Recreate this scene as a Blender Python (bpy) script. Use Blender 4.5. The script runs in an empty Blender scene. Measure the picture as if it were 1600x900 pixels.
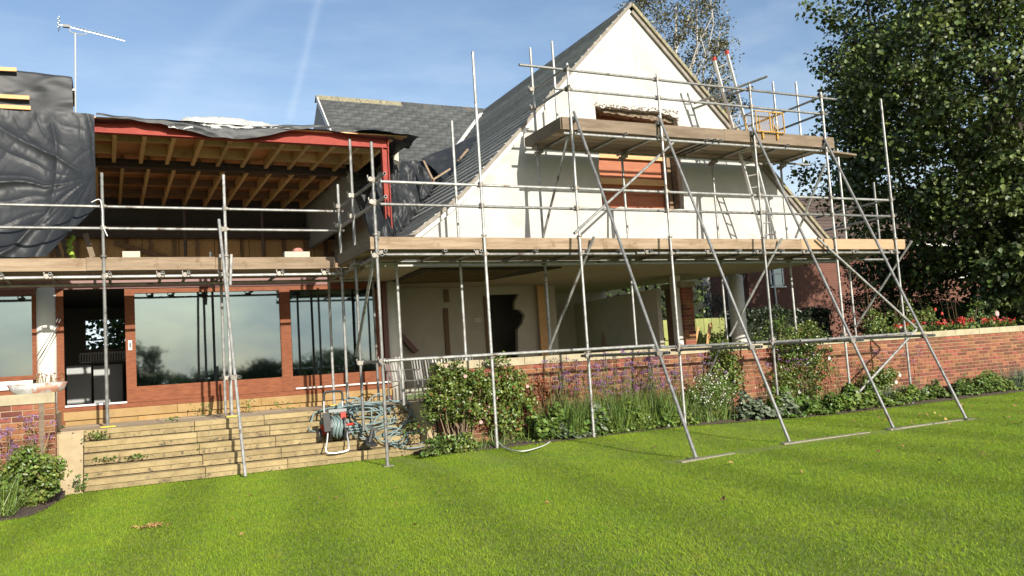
import bpy, math, random
import numpy as np
from mathutils import Vector, Matrix, Euler, noise as mnoise
random.seed(7); RNG = np.random.default_rng(11)
SC = bpy.context.scene; COL = SC.collection

# ------------------------------------------------------------------ camera
F_PX = 1310.925; PITCH, ROLL, YAW = .0860051, -.0646568, .4546229
CAM = Vector((0, 0, 1.7))
FW = Vector((math.sin(YAW)*math.cos(PITCH), math.cos(YAW)*math.cos(PITCH), math.sin(PITCH)))
_r = Vector((math.cos(YAW), -math.sin(YAW), 0)); _u = _r.cross(FW)
RT = math.cos(ROLL)*_r + math.sin(ROLL)*_u
UP = -math.sin(ROLL)*_r + math.cos(ROLL)*_u
cam = bpy.data.cameras.new('camera'); cam_o = bpy.data.objects.new('camera', cam); COL.objects.link(cam_o)
cam.sensor_width = 36; cam.lens = F_PX/1600*36; cam.clip_end = 3000; cam.clip_start = .1
m = Matrix.Identity(4)
for i in range(3):
    m[i][0] = RT[i]; m[i][1] = UP[i]; m[i][2] = -FW[i]; m[i][3] = CAM[i]
cam_o.matrix_world = m
SC.camera = cam_o

def at(px, py, X=None, Y=None, Z=None):
    """the point of a real plane (X, Y or Z = const) met by a sight line"""
    px, py = float(px), float(py)
    d = FW + ((px-800)/F_PX)*RT - ((py-450)/F_PX)*UP
    t = X/d.x if X is not None else Y/d.y if Y is not None else (Z-CAM.z)/d.z
    return CAM + d*t

# ------------------------------------------------------------------ light and sky
SUN_FROM = Vector((.08, -1, .42)).normalized()
ELEV = math.asin(SUN_FROM.z); AZ = math.atan2(SUN_FROM.x, SUN_FROM.y)
sun = bpy.data.lights.new('sun', 'SUN'); sun.energy = 5.0; sun.angle = math.radians(.5); sun.color = (1, .94, .84)
sun_o = bpy.data.objects.new('sun', sun); COL.objects.link(sun_o)
sun_o.rotation_euler = SUN_FROM.to_track_quat('Z', 'Y').to_euler()
world = bpy.data.worlds.new('World'); SC.world = world; world.use_nodes = True
wn, wl = world.node_tree.nodes, world.node_tree.links
bg = wn['Background']; bg.inputs['Strength'].default_value = .101
sky = wn.new('ShaderNodeTexSky'); sky.sky_type = 'NISHITA'; sky.sun_disc = False
sky.sun_elevation = ELEV; sky.sun_rotation = AZ; sky.air_density = 1.0; sky.dust_density = 1.2; sky.ozone_density = 1.6
def wmath(op, a, b=None, c=None):
    n = wn.new('ShaderNodeMath'); n.operation = op
    for i, v in enumerate((a, b, c)):
        if v is None: continue
        if isinstance(v, (int, float)): n.inputs[i].default_value = v
        else: wl.new(v, n.inputs[i])
    return n.outputs[0]
tc = wn.new('ShaderNodeTexCoord')
def cirrus(scale, stretch, lo, hi, amt, rot=0):
    mp = wn.new('ShaderNodeMapping'); mp.inputs['Scale'].default_value = stretch; mp.inputs['Rotation'].default_value = (0, rot, .5)
    wl.new(tc.outputs['Generated'], mp.inputs[0])
    n = wn.new('ShaderNodeTexNoise'); n.inputs['Scale'].default_value = scale; n.inputs['Detail'].default_value = 7; n.inputs['Roughness'].default_value = .6
    wl.new(mp.outputs[0], n.inputs['Vector'])
    r = wn.new('ShaderNodeMapRange'); r.interpolation_type = 'SMOOTHSTEP'
    r.inputs[1].default_value = lo; r.inputs[2].default_value = hi; r.inputs[4].default_value = amt
    wl.new(n.outputs[0], r.inputs[0]); return r.outputs[0]
def contrail(p, q, width, amt):
    a = (at(*p, Y=1000)-CAM).normalized(); b = (at(*q, Y=1000)-CAM).normalized(); nrm = a.cross(b).normalized(); mid = (a+b).normalized()
    half = a.angle(b)/2
    d = wn.new('ShaderNodeVectorMath'); d.operation = 'DOT_PRODUCT'; d.inputs[1].default_value = nrm; wl.new(tc.outputs['Generated'], d.inputs[0])
    e = wn.new('ShaderNodeVectorMath'); e.operation = 'DOT_PRODUCT'; e.inputs[1].default_value = mid; wl.new(tc.outputs['Generated'], e.inputs[0])
    nn = wn.new('ShaderNodeTexNoise'); nn.inputs['Scale'].default_value = 9; nn.inputs['Detail'].default_value = 5; wl.new(tc.outputs['Generated'], nn.inputs['Vector'])
    wob = wmath('MULTIPLY', wmath('SUBTRACT', nn.outputs[0], .5), width*2.5)
    x = wmath('DIVIDE', wmath('ADD', d.outputs['Value'], wob), width)
    g = wmath('POWER', 2.718, wmath('MULTIPLY', wmath('MULTIPLY', x, x), -1.0))
    r = wn.new('ShaderNodeMapRange'); r.interpolation_type = 'SMOOTHSTEP'
    r.inputs[1].default_value = math.cos(half*1.25); r.inputs[2].default_value = math.cos(half*.6); wl.new(e.outputs['Value'], r.inputs[0])
    return wmath('MULTIPLY', wmath('MULTIPLY', g, r.outputs[0]), amt)
cl = wmath('ADD', cirrus(2.2, (1, 1, 3.5), .42, .78, .24), cirrus(5, (.6, 2.2, 4), .5, .8, .14, .5))
cl = wmath('ADD', cl, contrail((505, -20), (448, 200), .0045, .13))
cl = wmath('ADD', cl, contrail((420, -30), (225, 170), .013, .07))
cl = wmath('ADD', cl, contrail((130, 195), (420, 165), .02, .12))
sx = wn.new('ShaderNodeSeparateXYZ'); wl.new(tc.outputs['Generated'], sx.inputs[0])
hz = wn.new('ShaderNodeMapRange'); hz.interpolation_type = 'SMOOTHSTEP'; hz.inputs[1].default_value = .0; hz.inputs[2].default_value = .34; hz.inputs[3].default_value = .72; hz.inputs[4].default_value = 0
wl.new(sx.outputs[2], hz.inputs[0]); cl = wmath('ADD', cl, wmath('MULTIPLY', hz.outputs[0], wmath('ADD', cirrus(3.2, (1, 1, 2.2), .3, .7, .7, .2), .45)))
cl = wmath('MINIMUM', cl, .88)
mix = wn.new('ShaderNodeMix'); mix.data_type = 'RGBA'; wl.new(cl, mix.inputs[0])
wl.new(sky.outputs[0], mix.inputs[6]); mix.inputs[7].default_value = (5.6, 6.3, 7.0, 1)
wl.new(mix.outputs[2], bg.inputs['Color'])
SC.view_settings.view_transform = 'Standard'; SC.view_settings.look = 'None'; SC.view_settings.gamma = 1
SC.view_settings.exposure = .75
SC.cycles.max_bounces = 8; SC.cycles.transparent_max_bounces = 12

# ------------------------------------------------------------------ materials
ALB = .82
def C4(c): return (c[0]*ALB, c[1]*ALB, c[2]*ALB, 1)
def M(name, c1, c2=None, scale=4, rough=.8, metal=0, bump=0, bscale=None, bdist=.01, rnd=0, hue=0, stretch=(1, 1, 1), trans=0, island=0,
      spec=.5, detail=6, c3=None, s3=1, t3=(.55, .7), bstretch=None, emit=None):
    mt = bpy.data.materials.new(name); mt.use_nodes = True; n, l = mt.node_tree.nodes, mt.node_tree.links
    b = n['Principled BSDF']; b.inputs['Roughness'].default_value = rough; b.inputs['Metallic'].default_value = metal
    b.inputs['Specular IOR Level'].default_value = spec
    t = n.new('ShaderNodeTexCoord')
    def nz(sc, st, det=detail):
        mp = n.new('ShaderNodeMapping'); mp.inputs['Scale'].default_value = st; l.new(t.outputs['Object'], mp.inputs[0])
        x = n.new('ShaderNodeTexNoise'); x.inputs['Scale'].default_value = sc; x.inputs['Detail'].default_value = det; x.inputs['Roughness'].default_value = .65
        l.new(mp.outputs[0], x.inputs['Vector']); return x.outputs[0]
    rgb = n.new('ShaderNodeRGB'); rgb.outputs[0].default_value = C4(c1); col = rgb.outputs[0]
    def mixc(f, a, bb):
        mx = n.new('ShaderNodeMix'); mx.data_type = 'RGBA'
        l.new(f, mx.inputs[0]); l.new(a, mx.inputs[6])
        if isinstance(bb, tuple): mx.inputs[7].default_value = C4(bb)
        else: l.new(bb, mx.inputs[7])
        return mx.outputs[2]
    def rng(v, lo, hi):
        r = n.new('ShaderNodeMapRange'); r.interpolation_type = 'SMOOTHSTEP'; r.inputs[1].default_value = lo; r.inputs[2].default_value = hi
        l.new(v, r.inputs[0]); return r.outputs[0]
    if c2: col = mixc(rng(nz(scale, stretch), .3, .7), col, tuple(c2))
    if c3: col = mixc(rng(nz(s3, (1, 1, 1)), *t3), col, tuple(c3))
    if rnd or hue or island:
        h = n.new('ShaderNodeHueSaturation'); l.new(col, h.inputs['Color'])
        if island:
            g = n.new('ShaderNodeNewGeometry'); src = g.outputs['Random Per Island']; amt = island
        else:
            g = n.new('ShaderNodeObjectInfo'); src = g.outputs['Random']; amt = rnd
        r = n.new('ShaderNodeMapRange'); r.inputs[3].default_value = 1-amt; r.inputs[4].default_value = 1+amt; l.new(src, r.inputs[0]); l.new(r.outputs[0], h.inputs['Value'])
        if hue:
            w = n.new('ShaderNodeMath'); w.operation = 'MULTIPLY'; w.inputs[1].default_value = 7.31; l.new(src, w.inputs[0])
            w2 = n.new('ShaderNodeMath'); w2.operation = 'FRACT'; l.new(w.outputs[0], w2.inputs[0])
            r2 = n.new('ShaderNodeMapRange'); r2.inputs[3].default_value = .5-hue; r2.inputs[4].default_value = .5+hue; l.new(w2.outputs[0], r2.inputs[0]); l.new(r2.outputs[0], h.inputs['Hue'])
        col = h.outputs[0]
    l.new(col, b.inputs['Base Color'])
    if bump:
        bp = n.new('ShaderNodeBump'); bp.inputs['Strength'].default_value = bump; bp.inputs['Distance'].default_value = bdist
        l.new(nz(bscale or scale*4, bstretch or stretch), bp.inputs['Height']); l.new(bp.outputs[0], b.inputs['Normal'])
    if trans:
        tr = n.new('ShaderNodeBsdfTranslucent'); l.new(col, tr.inputs[0]); ms = n.new('ShaderNodeMixShader'); ms.inputs[0].default_value = trans
        l.new(b.outputs[0], ms.inputs[1]); l.new(tr.outputs[0], ms.inputs[2]); l.new(ms.outputs[0], n['Material Output'].inputs[0])
    return mt
def glass(name, refl, tint, gcol=(.85, .95, .93)):
    mt = bpy.data.materials.new(name); mt.use_nodes = True; n, l = mt.node_tree.nodes, mt.node_tree.links
    n.remove(n['Principled BSDF'])
    g = n.new('ShaderNodeBsdfGlossy'); g.inputs['Roughness'].default_value = .03; g.inputs['Color'].default_value = (*gcol, 1)
    t = n.new('ShaderNodeBsdfTransparent'); t.inputs['Color'].default_value = (*tint, 1)
    tc_ = n.new('ShaderNodeTexCoord'); nz = n.new('ShaderNodeTexNoise'); nz.inputs['Scale'].default_value = .8; l.new(tc_.outputs['Object'], nz.inputs['Vector'])
    bp = n.new('ShaderNodeBump'); bp.inputs['Strength'].default_value = .03; bp.inputs['Distance'].default_value = .05; l.new(nz.outputs[0], bp.inputs['Height']); l.new(bp.outputs[0], g.inputs['Normal'])
    x = n.new('ShaderNodeMixShader'); x.inputs[0].default_value = refl
    l.new(t.outputs[0], x.inputs[1]); l.new(g.outputs[0], x.inputs[2]); l.new(x.outputs[0], n['Material Output'].inputs[0]); return mt

GALV = M('galvanised_steel', (.22, .22, .21), (.40, .395, .37), 9, .5, .45, .1, 40, .002, rnd=.34, c3=(.12, .085, .06), s3=3.2, t3=(.57, .68))
COUP = M('coupler_steel', (.20, .185, .16), (.33, .30, .26), 20, .6, .5, rnd=.3)
BOARD = M('scaffold_timber', (.21, .145, .088), (.33, .245, .16), 1.6, .85, bump=.35, bscale=14, bdist=.004, rnd=.14, stretch=(1, 6, 11), c3=(.19, .125, .07), s3=4, t3=(.55, .68))
BOARD_OLD = M('weathered_timber', (.135, .10, .065), (.215, .16, .11), 1.6, .9, bump=.3, bscale=14, bdist=.004, rnd=.10, stretch=(1, 6, 9), c3=(.24, .18, .12), s3=5, t3=(.6, .72))
BOARD_UNDER = M('grey_boards', (.25, .19, .13), (.34, .265, .185), 2, .9, rnd=.42, stretch=(1, 6, 9), bump=.3)
RENDER_W = M('white_render', (.455, .448, .41), (.51, .503, .465), 1.6, .9, bump=.10, bscale=30, bdist=.004, c3=(.375, .36, .315), s3=1.1, t3=(.52, .80))
CREAM = M('cream_plaster', (.44, .40, .32), (.50, .46, .38), 1.5, .85, c3=(.38, .34, .27), s3=.8, t3=(.6, .75))
SOFFIT = M('soffit_plaster', (.44, .385, .27), (.50, .44, .32), 1.0, .85, c3=(.37, .32, .22), s3=.7, t3=(.58, .75))
ROUGH = M('broken_plaster', (.13, .09, .06), (.30, .24, .165), 12, .95, bump=.9, bscale=18, bdist=.04)
COLUMN = M('column_paint', (.70, .68, .60), (.75, .73, .66), 2, .6)
TERRA = M('terracotta_board', (.33, .105, .05), (.42, .15, .07), 3, .75, stretch=(1, 1, 6), rnd=.12)
PINE = M('pine', (.62, .34, .14), (.72, .43, .19), 3, .7, stretch=(1, 8, 8), rnd=.1)
DARKWOOD = M('dark_timber', (.16, .10, .055), (.22, .14, .08), 4, .85, stretch=(6, 1, 6), rnd=.2)
JOIST = M('joist_timber', (.55, .38, .17), (.66, .47, .23), 4, .8, stretch=(6, 1, 6), rnd=.22, c3=(.42, .27, .12), s3=3)
DECK = M('plywood_deck', (.56, .28, .11), (.66, .36, .16), 2, .8, stretch=(1, 4, 1), c3=(.42, .2, .08), s3=1.3)
OSB = M('osb_sheet', (.46, .28, .115), (.58, .37, .17), 12, .85, rnd=.15)
REDSTEEL = M('red_oxide_steel', (.27, .042, .03), (.32, .058, .04), 5, .7, bump=.05, spec=.25, c3=(.21, .036, .026), s3=2)
BLACKSTEEL = M('dark_steel', (.05, .034, .028), (.075, .05, .04), 5, .6)
MAHOG = M('mahogany_frame', (.15, .042, .015), (.23, .074, .027), 5, .6, stretch=(1, 1, 5), bump=.1, rnd=.06, spec=.2)
MAHOG_D = M('dark_mahogany', (.12, .035, .025), (.17, .05, .035), 5, .45, stretch=(5, 5, 1))
SLATE = M('roof_slate', (.052, .056, .054), (.092, .097, .092), 5, .75, bump=.25, bscale=30, bdist=.004, rnd=.2, c3=(.20, .115, .065), s3=.8, t3=(.60, .70))
SLATE_G = M('sheen_lightened_slate', (.40, .40, .38), (.54, .54, .51), 4, .6, bump=.25, bscale=30, bdist=.004, rnd=.2)  # slate lightened to stand in for sky sheen on the grazing-lit slope
LICHEN = M('lichen_tile', (.15, .14, .105), (.34, .30, .18), 14, .95, bump=.4, bscale=30)
LEAD = M('lead_sheet', (.55, .55, .54), (.66, .66, .65), 3, .6)
WHITEP = M('white_paint', (.78, .77, .73), (.72, .70, .65), 5, .5)
VERGE = M('verge_timber', (.19, .165, .135), (.30, .265, .22), 5, .8, stretch=(1, 1, 1))
STONE = M('sandstone', (.25, .185, .085), (.37, .285, .14), 4.5, .92, bump=.7, bscale=25, bdist=.008, rnd=.14, c3=(.19, .15, .085), s3=9, t3=(.56, .70))
STONE_R = M('lichened_sandstone', (.22, .165, .08), (.35, .27, .135), 5, .95, bump=.9, bscale=25, bdist=.012, rnd=.16, c3=(.11, .09, .055), s3=11, t3=(.54, .66))
STONE_O = M('orange_sandstone', (.28, .17, .058), (.37, .245, .105), 2, .92, bump=.4, bscale=22, bdist=.005, rnd=.1, c3=(.22, .17, .10), s3=2.2, t3=(.6, .75))
COPING = M('coping_stone', (.33, .28, .18), (.43, .37, .24), 4, .95, bump=.4, bscale=25, bdist=.005, rnd=.08, c3=(.30, .25, .15), s3=6, t3=(.6, .7))
BRICK = M('red_brick', (.165, .054, .025), (.235, .085, .042), 6, .9, bump=.5, bscale=40, bdist=.005, rnd=.42, hue=.018, c3=(.10, .045, .032), s3=1.1, t3=(.56, .8))
BRICK_N = M('neighbour_brick', (.12, .045, .028), (.16, .062, .04), 3, .9, rnd=.16)
MORTAR = M('mortar', (.27, .18, .11), (.36, .25, .16), 8, .95, bump=.3)
CONC = M('sandy_concrete', (.36, .28, .16), (.44, .35, .21), 4, .95, bump=.3, c3=(.28, .21, .12), s3=2)
PAVE = M('paving', (.34, .26, .17), (.42, .33, .22), 3, .9, bump=.3, rnd=.1, c3=(.40, .19, .09), s3=1.2)
SOIL = M('soil', (.065, .042, .028), (.12, .085, .058), 14, 1, bump=1, bscale=20, bdist=.05)
DIRT = M('lawn_soil', (.14, .19, .025), (.18, .22, .035), 1.4, 1, bump=.5, bscale=30, c3=(.20, .18, .05), s3=.6, t3=(.6, .75))
TARP = M('black_polythene', (.020, .0225, .025), (.029, .0315, .034), 3, .52, spec=.36, bump=.07, bscale=3, bdist=.02)
FOIL = M('silver_insulation', (.66, .66, .62), (.42, .42, .40), 20, .4, .2, bump=.8, bscale=16, bdist=.05)
KITCH = M('kitchen_grey', (.30, .31, .30), (.33, .34, .33), 2, .5)
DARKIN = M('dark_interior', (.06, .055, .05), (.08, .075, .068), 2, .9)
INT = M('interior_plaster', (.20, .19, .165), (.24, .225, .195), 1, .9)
YELLOW = M('yellow_mesh_paint', (.52, .30, .03), (.40, .21, .03), 9, .5)
YPLASTIC = M('yellow_plastic', (.52, .40, .03), None, rough=.5)
REDP = M('red_plastic', (.62, .035, .02), None, rough=.4)
BLACKP = M('black_plastic', (.02, .02, .02), (.03, .03, .03), 6, .45)
GREYP = M('grey_plastic', (.24, .25, .25), None, rough=.5)
ALU = M('aluminium', (.62, .62, .60), (.70, .70, .68), 6, .4, .6)
HOSE = M('grey_green_hose', (.13, .19, .19), (.21, .28, .27), 6, .45)
PALEHOSE = M('pale_hose', (.55, .56, .52), None, rough=.5)
HIVIS = M('hi_vis', (.28, .40, .03), (.22, .32, .03), 3, .7)
BLOCK = M('aerated_block', (.52, .47, .37), (.44, .39, .30), 8, .95, bump=.3)
CHAIRM = M('chair_metal', (.17, .165, .15), (.26, .255, .235), 6, .5, .3)
REDDISH = M('pelargonium_red', (.55, .04, .028), (.45, .03, .022), 4, .6, trans=.2, island=.25)
TILE = M('roof_tile', (.085, .06, .048), (.12, .085, .068), 6, .9, rnd=.2, bump=.3)
FENCE = M('green_fence', (.22, .24, .07), (.28, .30, .10), 3, .9, rnd=.15)
BARK = M('bark', (.045, .036, .026), (.07, .056, .04), 10, .95, bump=.8, bscale=20, bdist=.03)
BIRCHB = M('birch_bark', (.50, .47, .43), (.38, .35, .31), 6, .8, c3=(.08, .07, .06), s3=5, t3=(.62, .68))
TWIG = M('woody_stem', (.20, .14, .09), (.28, .20, .12), 8, .9)
def LEAF(name, c1, c2, isl=.5, hue=.03, rough=.42, trans=.22, c3=None): return M(name, c1, c2, .9, rough, trans=trans, island=isl, hue=hue, c3=c3, s3=1.7, t3=(.56, .72))
L_LIME = LEAF('lime_leaf', (.030, .054, .013), (.125, .165, .034), .65, .02, .5, .18)  # wide dark to bright spread stands in for unlit and sunlit leaves
L_LIME_B = LEAF('lime_leaf_pale', (.16, .20, .06), (.24, .27, .10), .35, .02, .4, .2)
L_BIRCH = LEAF('birch_leaf', (.10, .10, .035), (.17, .145, .05), .5, .03)
L_HEDGE = LEAF('hedge_leaf', (.018, .030, .010), (.032, .048, .015), .5, .02)
L_SHRUB = LEAF('dark_shrub_leaf', (.022, .026, .012), (.04, .046, .02), .5, .03)
L_GARDEN = LEAF('garden_tree_leaf', (.05, .09, .02), (.09, .13, .03), .5, .03)
L_ROSE = LEAF('rose_leaf', (.08, .13, .022), (.20, .24, .055), .5, .03, .32)
L_CLIMB = LEAF('climber_leaf', (.11, .17, .03), (.20, .25, .05), .45, .035, .4)
L_RED = LEAF('reddened_leaf', (.25, .06, .03), (.30, .14, .05), .4, .03, .4)
L_GREEN = LEAF('perennial_leaf', (.10, .17, .03), (.16, .23, .045), .45, .025)
L_GREY = LEAF('grey_leaf', (.13, .17, .10), (.20, .24, .15), .4, .02, .6)
L_DARKP = LEAF('dark_perennial', (.075, .13, .028), (.17, .24, .055), .5, .03)
STEMG = LEAF('green_stem', (.09, .13, .03), (.16, .19, .06), .3, .02, .7, 0)
DRY = LEAF('dry_stem', (.22, .15, .07), (.30, .20, .10), .35, .02, .8, .1)
PURPLE = LEAF('verbena_flower', (.22, .095, .25), (.34, .19, .37), .3, .02, .7, .25)
WHITEF = LEAF('white_flower', (.75, .76, .68), (.8, .8, .74), .1, 0, .7, .3)
PINKF = LEAF('pink_rose', (.78, .42, .40), (.80, .58, .55), .15, .01, .6, .3)
GRASS = M('grass_blade', (.218, .355, .022), (.29, .395, .030), .9, .6, trans=.4, island=.30, hue=.016, c3=(.37, .41, .045), s3=1.7, t3=(.58, .74), spec=.15)
DEADL = LEAF('dead_leaf', (.32, .17, .06), (.42, .26, .10), .4, .03, .8, .1)
GLASS = glass('patio_glass', .245, (.08, .11, .11), (.68, .90, .99))
GLASS_D = glass('window_glass', .22, (.35, .38, .38))

# ------------------------------------------------------------------ builders
ORG = {}
def tag(o, label=None, cat=None, group=None, kind=None):
    for k, v in (('label', label), ('category', cat), ('group', group), ('kind', kind)):
        if v: o[k] = v
    return o
def link(o, parent=None, org=None):
    COL.objects.link(o)
    if parent is not None: o.parent = parent; ORG[o.name] = ORG[parent.name]
    else: ORG[o.name] = Vector(org if org is not None else (0, 0, 0)); o.location = ORG[o.name]
    return o
def thing(name, loc, label, cat, group=None):
    o = bpy.data.objects.new(name, None); o.empty_display_size = .2
    link(o, None, loc); return tag(o, label, cat, group)
class MB:
    def __init__(s): s.v = []; s.f = []
    def box(s, lo, hi):
        n = len(s.v); x0, y0, z0 = lo; x1, y1, z1 = hi
        s.v += [(x0, y0, z0), (x1, y0, z0), (x1, y1, z0), (x0, y1, z0), (x0, y0, z1), (x1, y0, z1), (x1, y1, z1), (x0, y1, z1)]
        s.f += [tuple(n+i for i in q) for q in ((3, 2, 1, 0), (4, 5, 6, 7), (0, 1, 5, 4), (1, 2, 6, 5), (2, 3, 7, 6), (3, 0, 4, 7))]
        return s
    def bar(s, p, q, w, h, up=(0, 0, 1)):
        p, q = Vector(p), Vector(q); d = (q-p).normalized(); up = Vector(up)
        if abs(d.dot(up)) > .98: up = Vector((0, 1, 0))
        a = d.cross(up).normalized()*w/2; b = a.cross(d).normalized()*h/2; n = len(s.v)
        for c in (p, q): s.v += [tuple(c-a-b), tuple(c+a-b), tuple(c+a+b), tuple(c-a+b)]
        s.f += [tuple(n+i for i in t) for t in ((0, 1, 2, 3), (7, 6, 5, 4), (0, 4, 5, 1), (1, 5, 6, 2), (2, 6, 7, 3), (3, 7, 4, 0))]
        return s
    def tube(s, pts, r, n=8, hollow=False, cap=True):
        pts = [Vector(p) for p in pts]; rr = r if isinstance(r, (list, tuple)) else [r]*len(pts); base = len(s.v); ref = None
        for i, p in enumerate(pts):
            d = (pts[min(i+1, len(pts)-1)]-pts[max(i-1, 0)]).normalized()
            if ref is None: ref = Vector((0, 0, 1)) if abs(d.z) < .9 else Vector((0, 1, 0))
            a = ref - d*ref.dot(d)
            if a.length < 1e-4: a = d.orthogonal()
            a.normalize(); b = d.cross(a); ref = a
            for k in range(n):
                t = 2*math.pi*k/n; s.v.append(tuple(p + (a*math.cos(t)+b*math.sin(t))*rr[i]))
        for i in range(len(pts)-1):
            for k in range(n):
                k2 = (k+1) % n; s.f.append((base+i*n+k, base+i*n+k2, base+(i+1)*n+k2, base+(i+1)*n+k))
        L = len(pts)-1
        if hollow:
            for i, sg in ((0, 1), (L, -1)):
                d = (pts[1]-pts[0] if i == 0 else pts[L]-pts[L-1]).normalized()*sg
                o = len(s.v)
                for k in range(n):
                    v = Vector(s.v[base+i*n+k]); s.v.append(tuple(pts[i]+(v-pts[i])*.84))
                for k in range(n):
                    v = Vector(s.v[o+k]); s.v.append(tuple(v+d*.09))
                for k in range(n):
                    k2 = (k+1) % n
                    s.f.append((base+i*n+k, o+k, o+k2, base+i*n+k2)); s.f.append((o+k, o+n+k, o+n+k2, o+k2))
                s.f.append(tuple(o+n+k for k in range(n)))
        elif cap:
            s.f.append(tuple(base+k for k in reversed(range(n)))); s.f.append(tuple(base+L*n+k for k in range(n)))
        return s
    def prism(s, pts, d):
        """convex polygon pts swept by vector d"""
        n = len(s.v); k = len(pts); d = Vector(d)
        s.v += [tuple(p) for p in pts] + [tuple(Vector(p)+d) for p in pts]
        s.f += [tuple(n+i for i in range(k)), tuple(n+k+i for i in reversed(range(k)))]
        for i in range(k): j = (i+1) % k; s.f.append((n+i, n+k+i, n+k+j, n+j))
        return s
    def sphere(s, c, r, n=8, m=5, sc=(1, 1, 1)):
        base = len(s.v); c = Vector(c)
        for i in range(m+1):
            t = math.pi*i/m
            for k in range(n):
                a = 2*math.pi*k/n; s.v.append((c.x+r*sc[0]*math.sin(t)*math.cos(a), c.y+r*sc[1]*math.sin(t)*math.sin(a), c.z+r*sc[2]*math.cos(t)))
        for i in range(m):
            for k in range(n):
                k2 = (k+1) % n; s.f.append((base+i*n+k, base+(i+1)*n+k, base+(i+1)*n+k2, base+i*n+k2))
        return s
    def build(s, name, mat, parent=None, smooth=False, org=None, fix=True):
        o = Vector(org) if org is not None else (ORG[parent.name] if parent is not None else Vector((0, 0, 0)))
        me = bpy.data.meshes.new(name)
        me.from_pydata([(v[0]-o.x, v[1]-o.y, v[2]-o.z) for v in s.v], [], s.f)
        me.materials.append(mat)
        if smooth: me.shade_smooth()
        ob = bpy.data.objects.new(name, me)
        if parent is not None: link(ob, parent)
        else: link(ob, None, o)
        return ob
def inst(name, me, pos, parent, rot=None):
    o = bpy.data.objects.new(name, me); link(o, parent); o.location = Vector(pos)-ORG[parent.name]
    if rot is not None: o.rotation_euler = rot
    return o
def npmesh(name, V, Fc, mat, parent=None, org=None, smooth=False):
    o = np.array(org if org is not None else (ORG[parent.name] if parent is not None else (0, 0, 0)), float)
    V = np.asarray(V, float)-o; me = bpy.data.meshes.new(name); k = Fc.shape[1]
    me.vertices.add(len(V)); me.vertices.foreach_set('co', V.ravel().astype(np.float32))
    me.loops.add(Fc.size); me.loops.foreach_set('vertex_index', Fc.ravel().astype(np.int32))
    me.polygons.add(len(Fc)); me.polygons.foreach_set('loop_start', np.arange(0, Fc.size, k, dtype=np.int32))
    try: me.polygons.foreach_set('loop_total', np.full(len(Fc), k, dtype=np.int32))
    except Exception: pass
    me.update(calc_edges=True); me.materials.append(mat)
    if smooth: me.shade_smooth()
    ob = bpy.data.objects.new(name, me)
    return link(ob, parent) if parent is not None else link(ob, None, o)
def plate(name, outline, holes, to3, thick, mat, parent):
    """polygon with holes in a 2-D plane; to3(u, v, depth) -> world; real thickness"""
    cu = bpy.data.curves.new('tmp', 'CURVE'); cu.dimensions = '2D'; cu.fill_mode = 'BOTH'
    for poly in [outline]+list(holes):
        sp = cu.splines.new('POLY'); sp.points.add(len(poly)-1); sp.use_cyclic_u = True
        for p, q in zip(sp.points, poly): p.co = (q[0], q[1], 0, 1)
    cu.extrude = .5
    ob = bpy.data.objects.new('tmp', cu); me = bpy.data.meshes.new_from_object(ob)
    bpy.data.objects.remove(ob); bpy.data.curves.remove(cu)
    o = ORG[parent.name]
    for v in me.vertices: v.co = Vector(to3(v.co.x, v.co.y, (v.co.z+.5)*thick))-o
    me.name = name; me.materials.clear(); me.materials.append(mat)
    return link(bpy.data.objects.new(name, me), parent)
def spline(pts, n=6):
    pts = [Vector(p) for p in pts]; P = [pts[0]]+pts+[pts[-1]]; out = []
    for i in range(1, len(P)-2):
        for k in range(n):
            t = k/n; a, b, c, d = P[i-1], P[i], P[i+1], P[i+2]
            out.append(.5*((2*b)+(-a+c)*t+(2*a-5*b+4*c-d)*t*t+(-a+3*b-3*c+d)*t**3))
    out.append(pts[-1]); return out
def wob(u, v, w=0): return mnoise.noise(Vector((u, v, w)))
def rough_line(p, q, n, amp, seed=0):
    out = []
    for i in range(n):
        t = i/n; x = p[0]+(q[0]-p[0])*t; y = p[1]+(q[1]-p[1])*t
        j = amp*(wob(i*.9, seed)+.6*wob(i*2.3, seed+5)) if i else 0
        dx, dy = q[0]-p[0], q[1]-p[1]; L = math.hypot(dx, dy); out.append((x-dy/L*j, y+dx/L*j))
    return out
# foliage -----------------------------------------------------------
def unit(a): return a/np.maximum(np.linalg.norm(a, axis=1, keepdims=True), 1e-6)
def leaves(name, P, N, size, mat, parent, aspect=.7, shape='oval', fold=.25, org=None, droop=0.0, rng=RNG):
    n = len(P); size = np.broadcast_to(size, (n,))[:, None]
    N = unit(N); r = rng.normal(size=(n, 3)); r[:, 2] -= droop; D = unit(r-N*np.sum(r*N, 1, keepdims=True)); S = np.cross(N, D)
    L = D*size; W = S*size*aspect*.5; U = N*size*fold*.5
    if shape == 'oval':
        V = np.stack([P-L*.5, P-L*.2-W+U, P+L*.2-W*.8+U, P+L*.5, P+L*.2+W*.8+U, P-L*.2+W+U], 1).reshape(-1, 3)
        b = np.arange(n)[:, None]*6; Fc = np.concatenate([b+np.array([[0, 1, 2, 3]]), b+np.array([[0, 3, 4, 5]])], 0)
    else:
        V = np.stack([P-L*.5, P-W+U, P+L*.5, P+W+U], 1).reshape(-1, 3); b = np.arange(n)[:, None]*4
        Fc = np.concatenate([b+np.array([[0, 1, 2]]), b+np.array([[0, 2, 3]])], 0)
    return npmesh(name, V, Fc, mat, parent, org)
def clump_pts(centers, rad, per, rng=RNG, flat=.7):
    c = np.repeat(np.asarray(centers, float), per, 0); rad = np.repeat(np.broadcast_to(rad, (len(centers),)), per)[:, None]
    d = rng.normal(size=c.shape); d = unit(d)*rng.random((len(c), 1))**.45; d[:, 2] *= flat
    return c+d*rad, d
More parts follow.
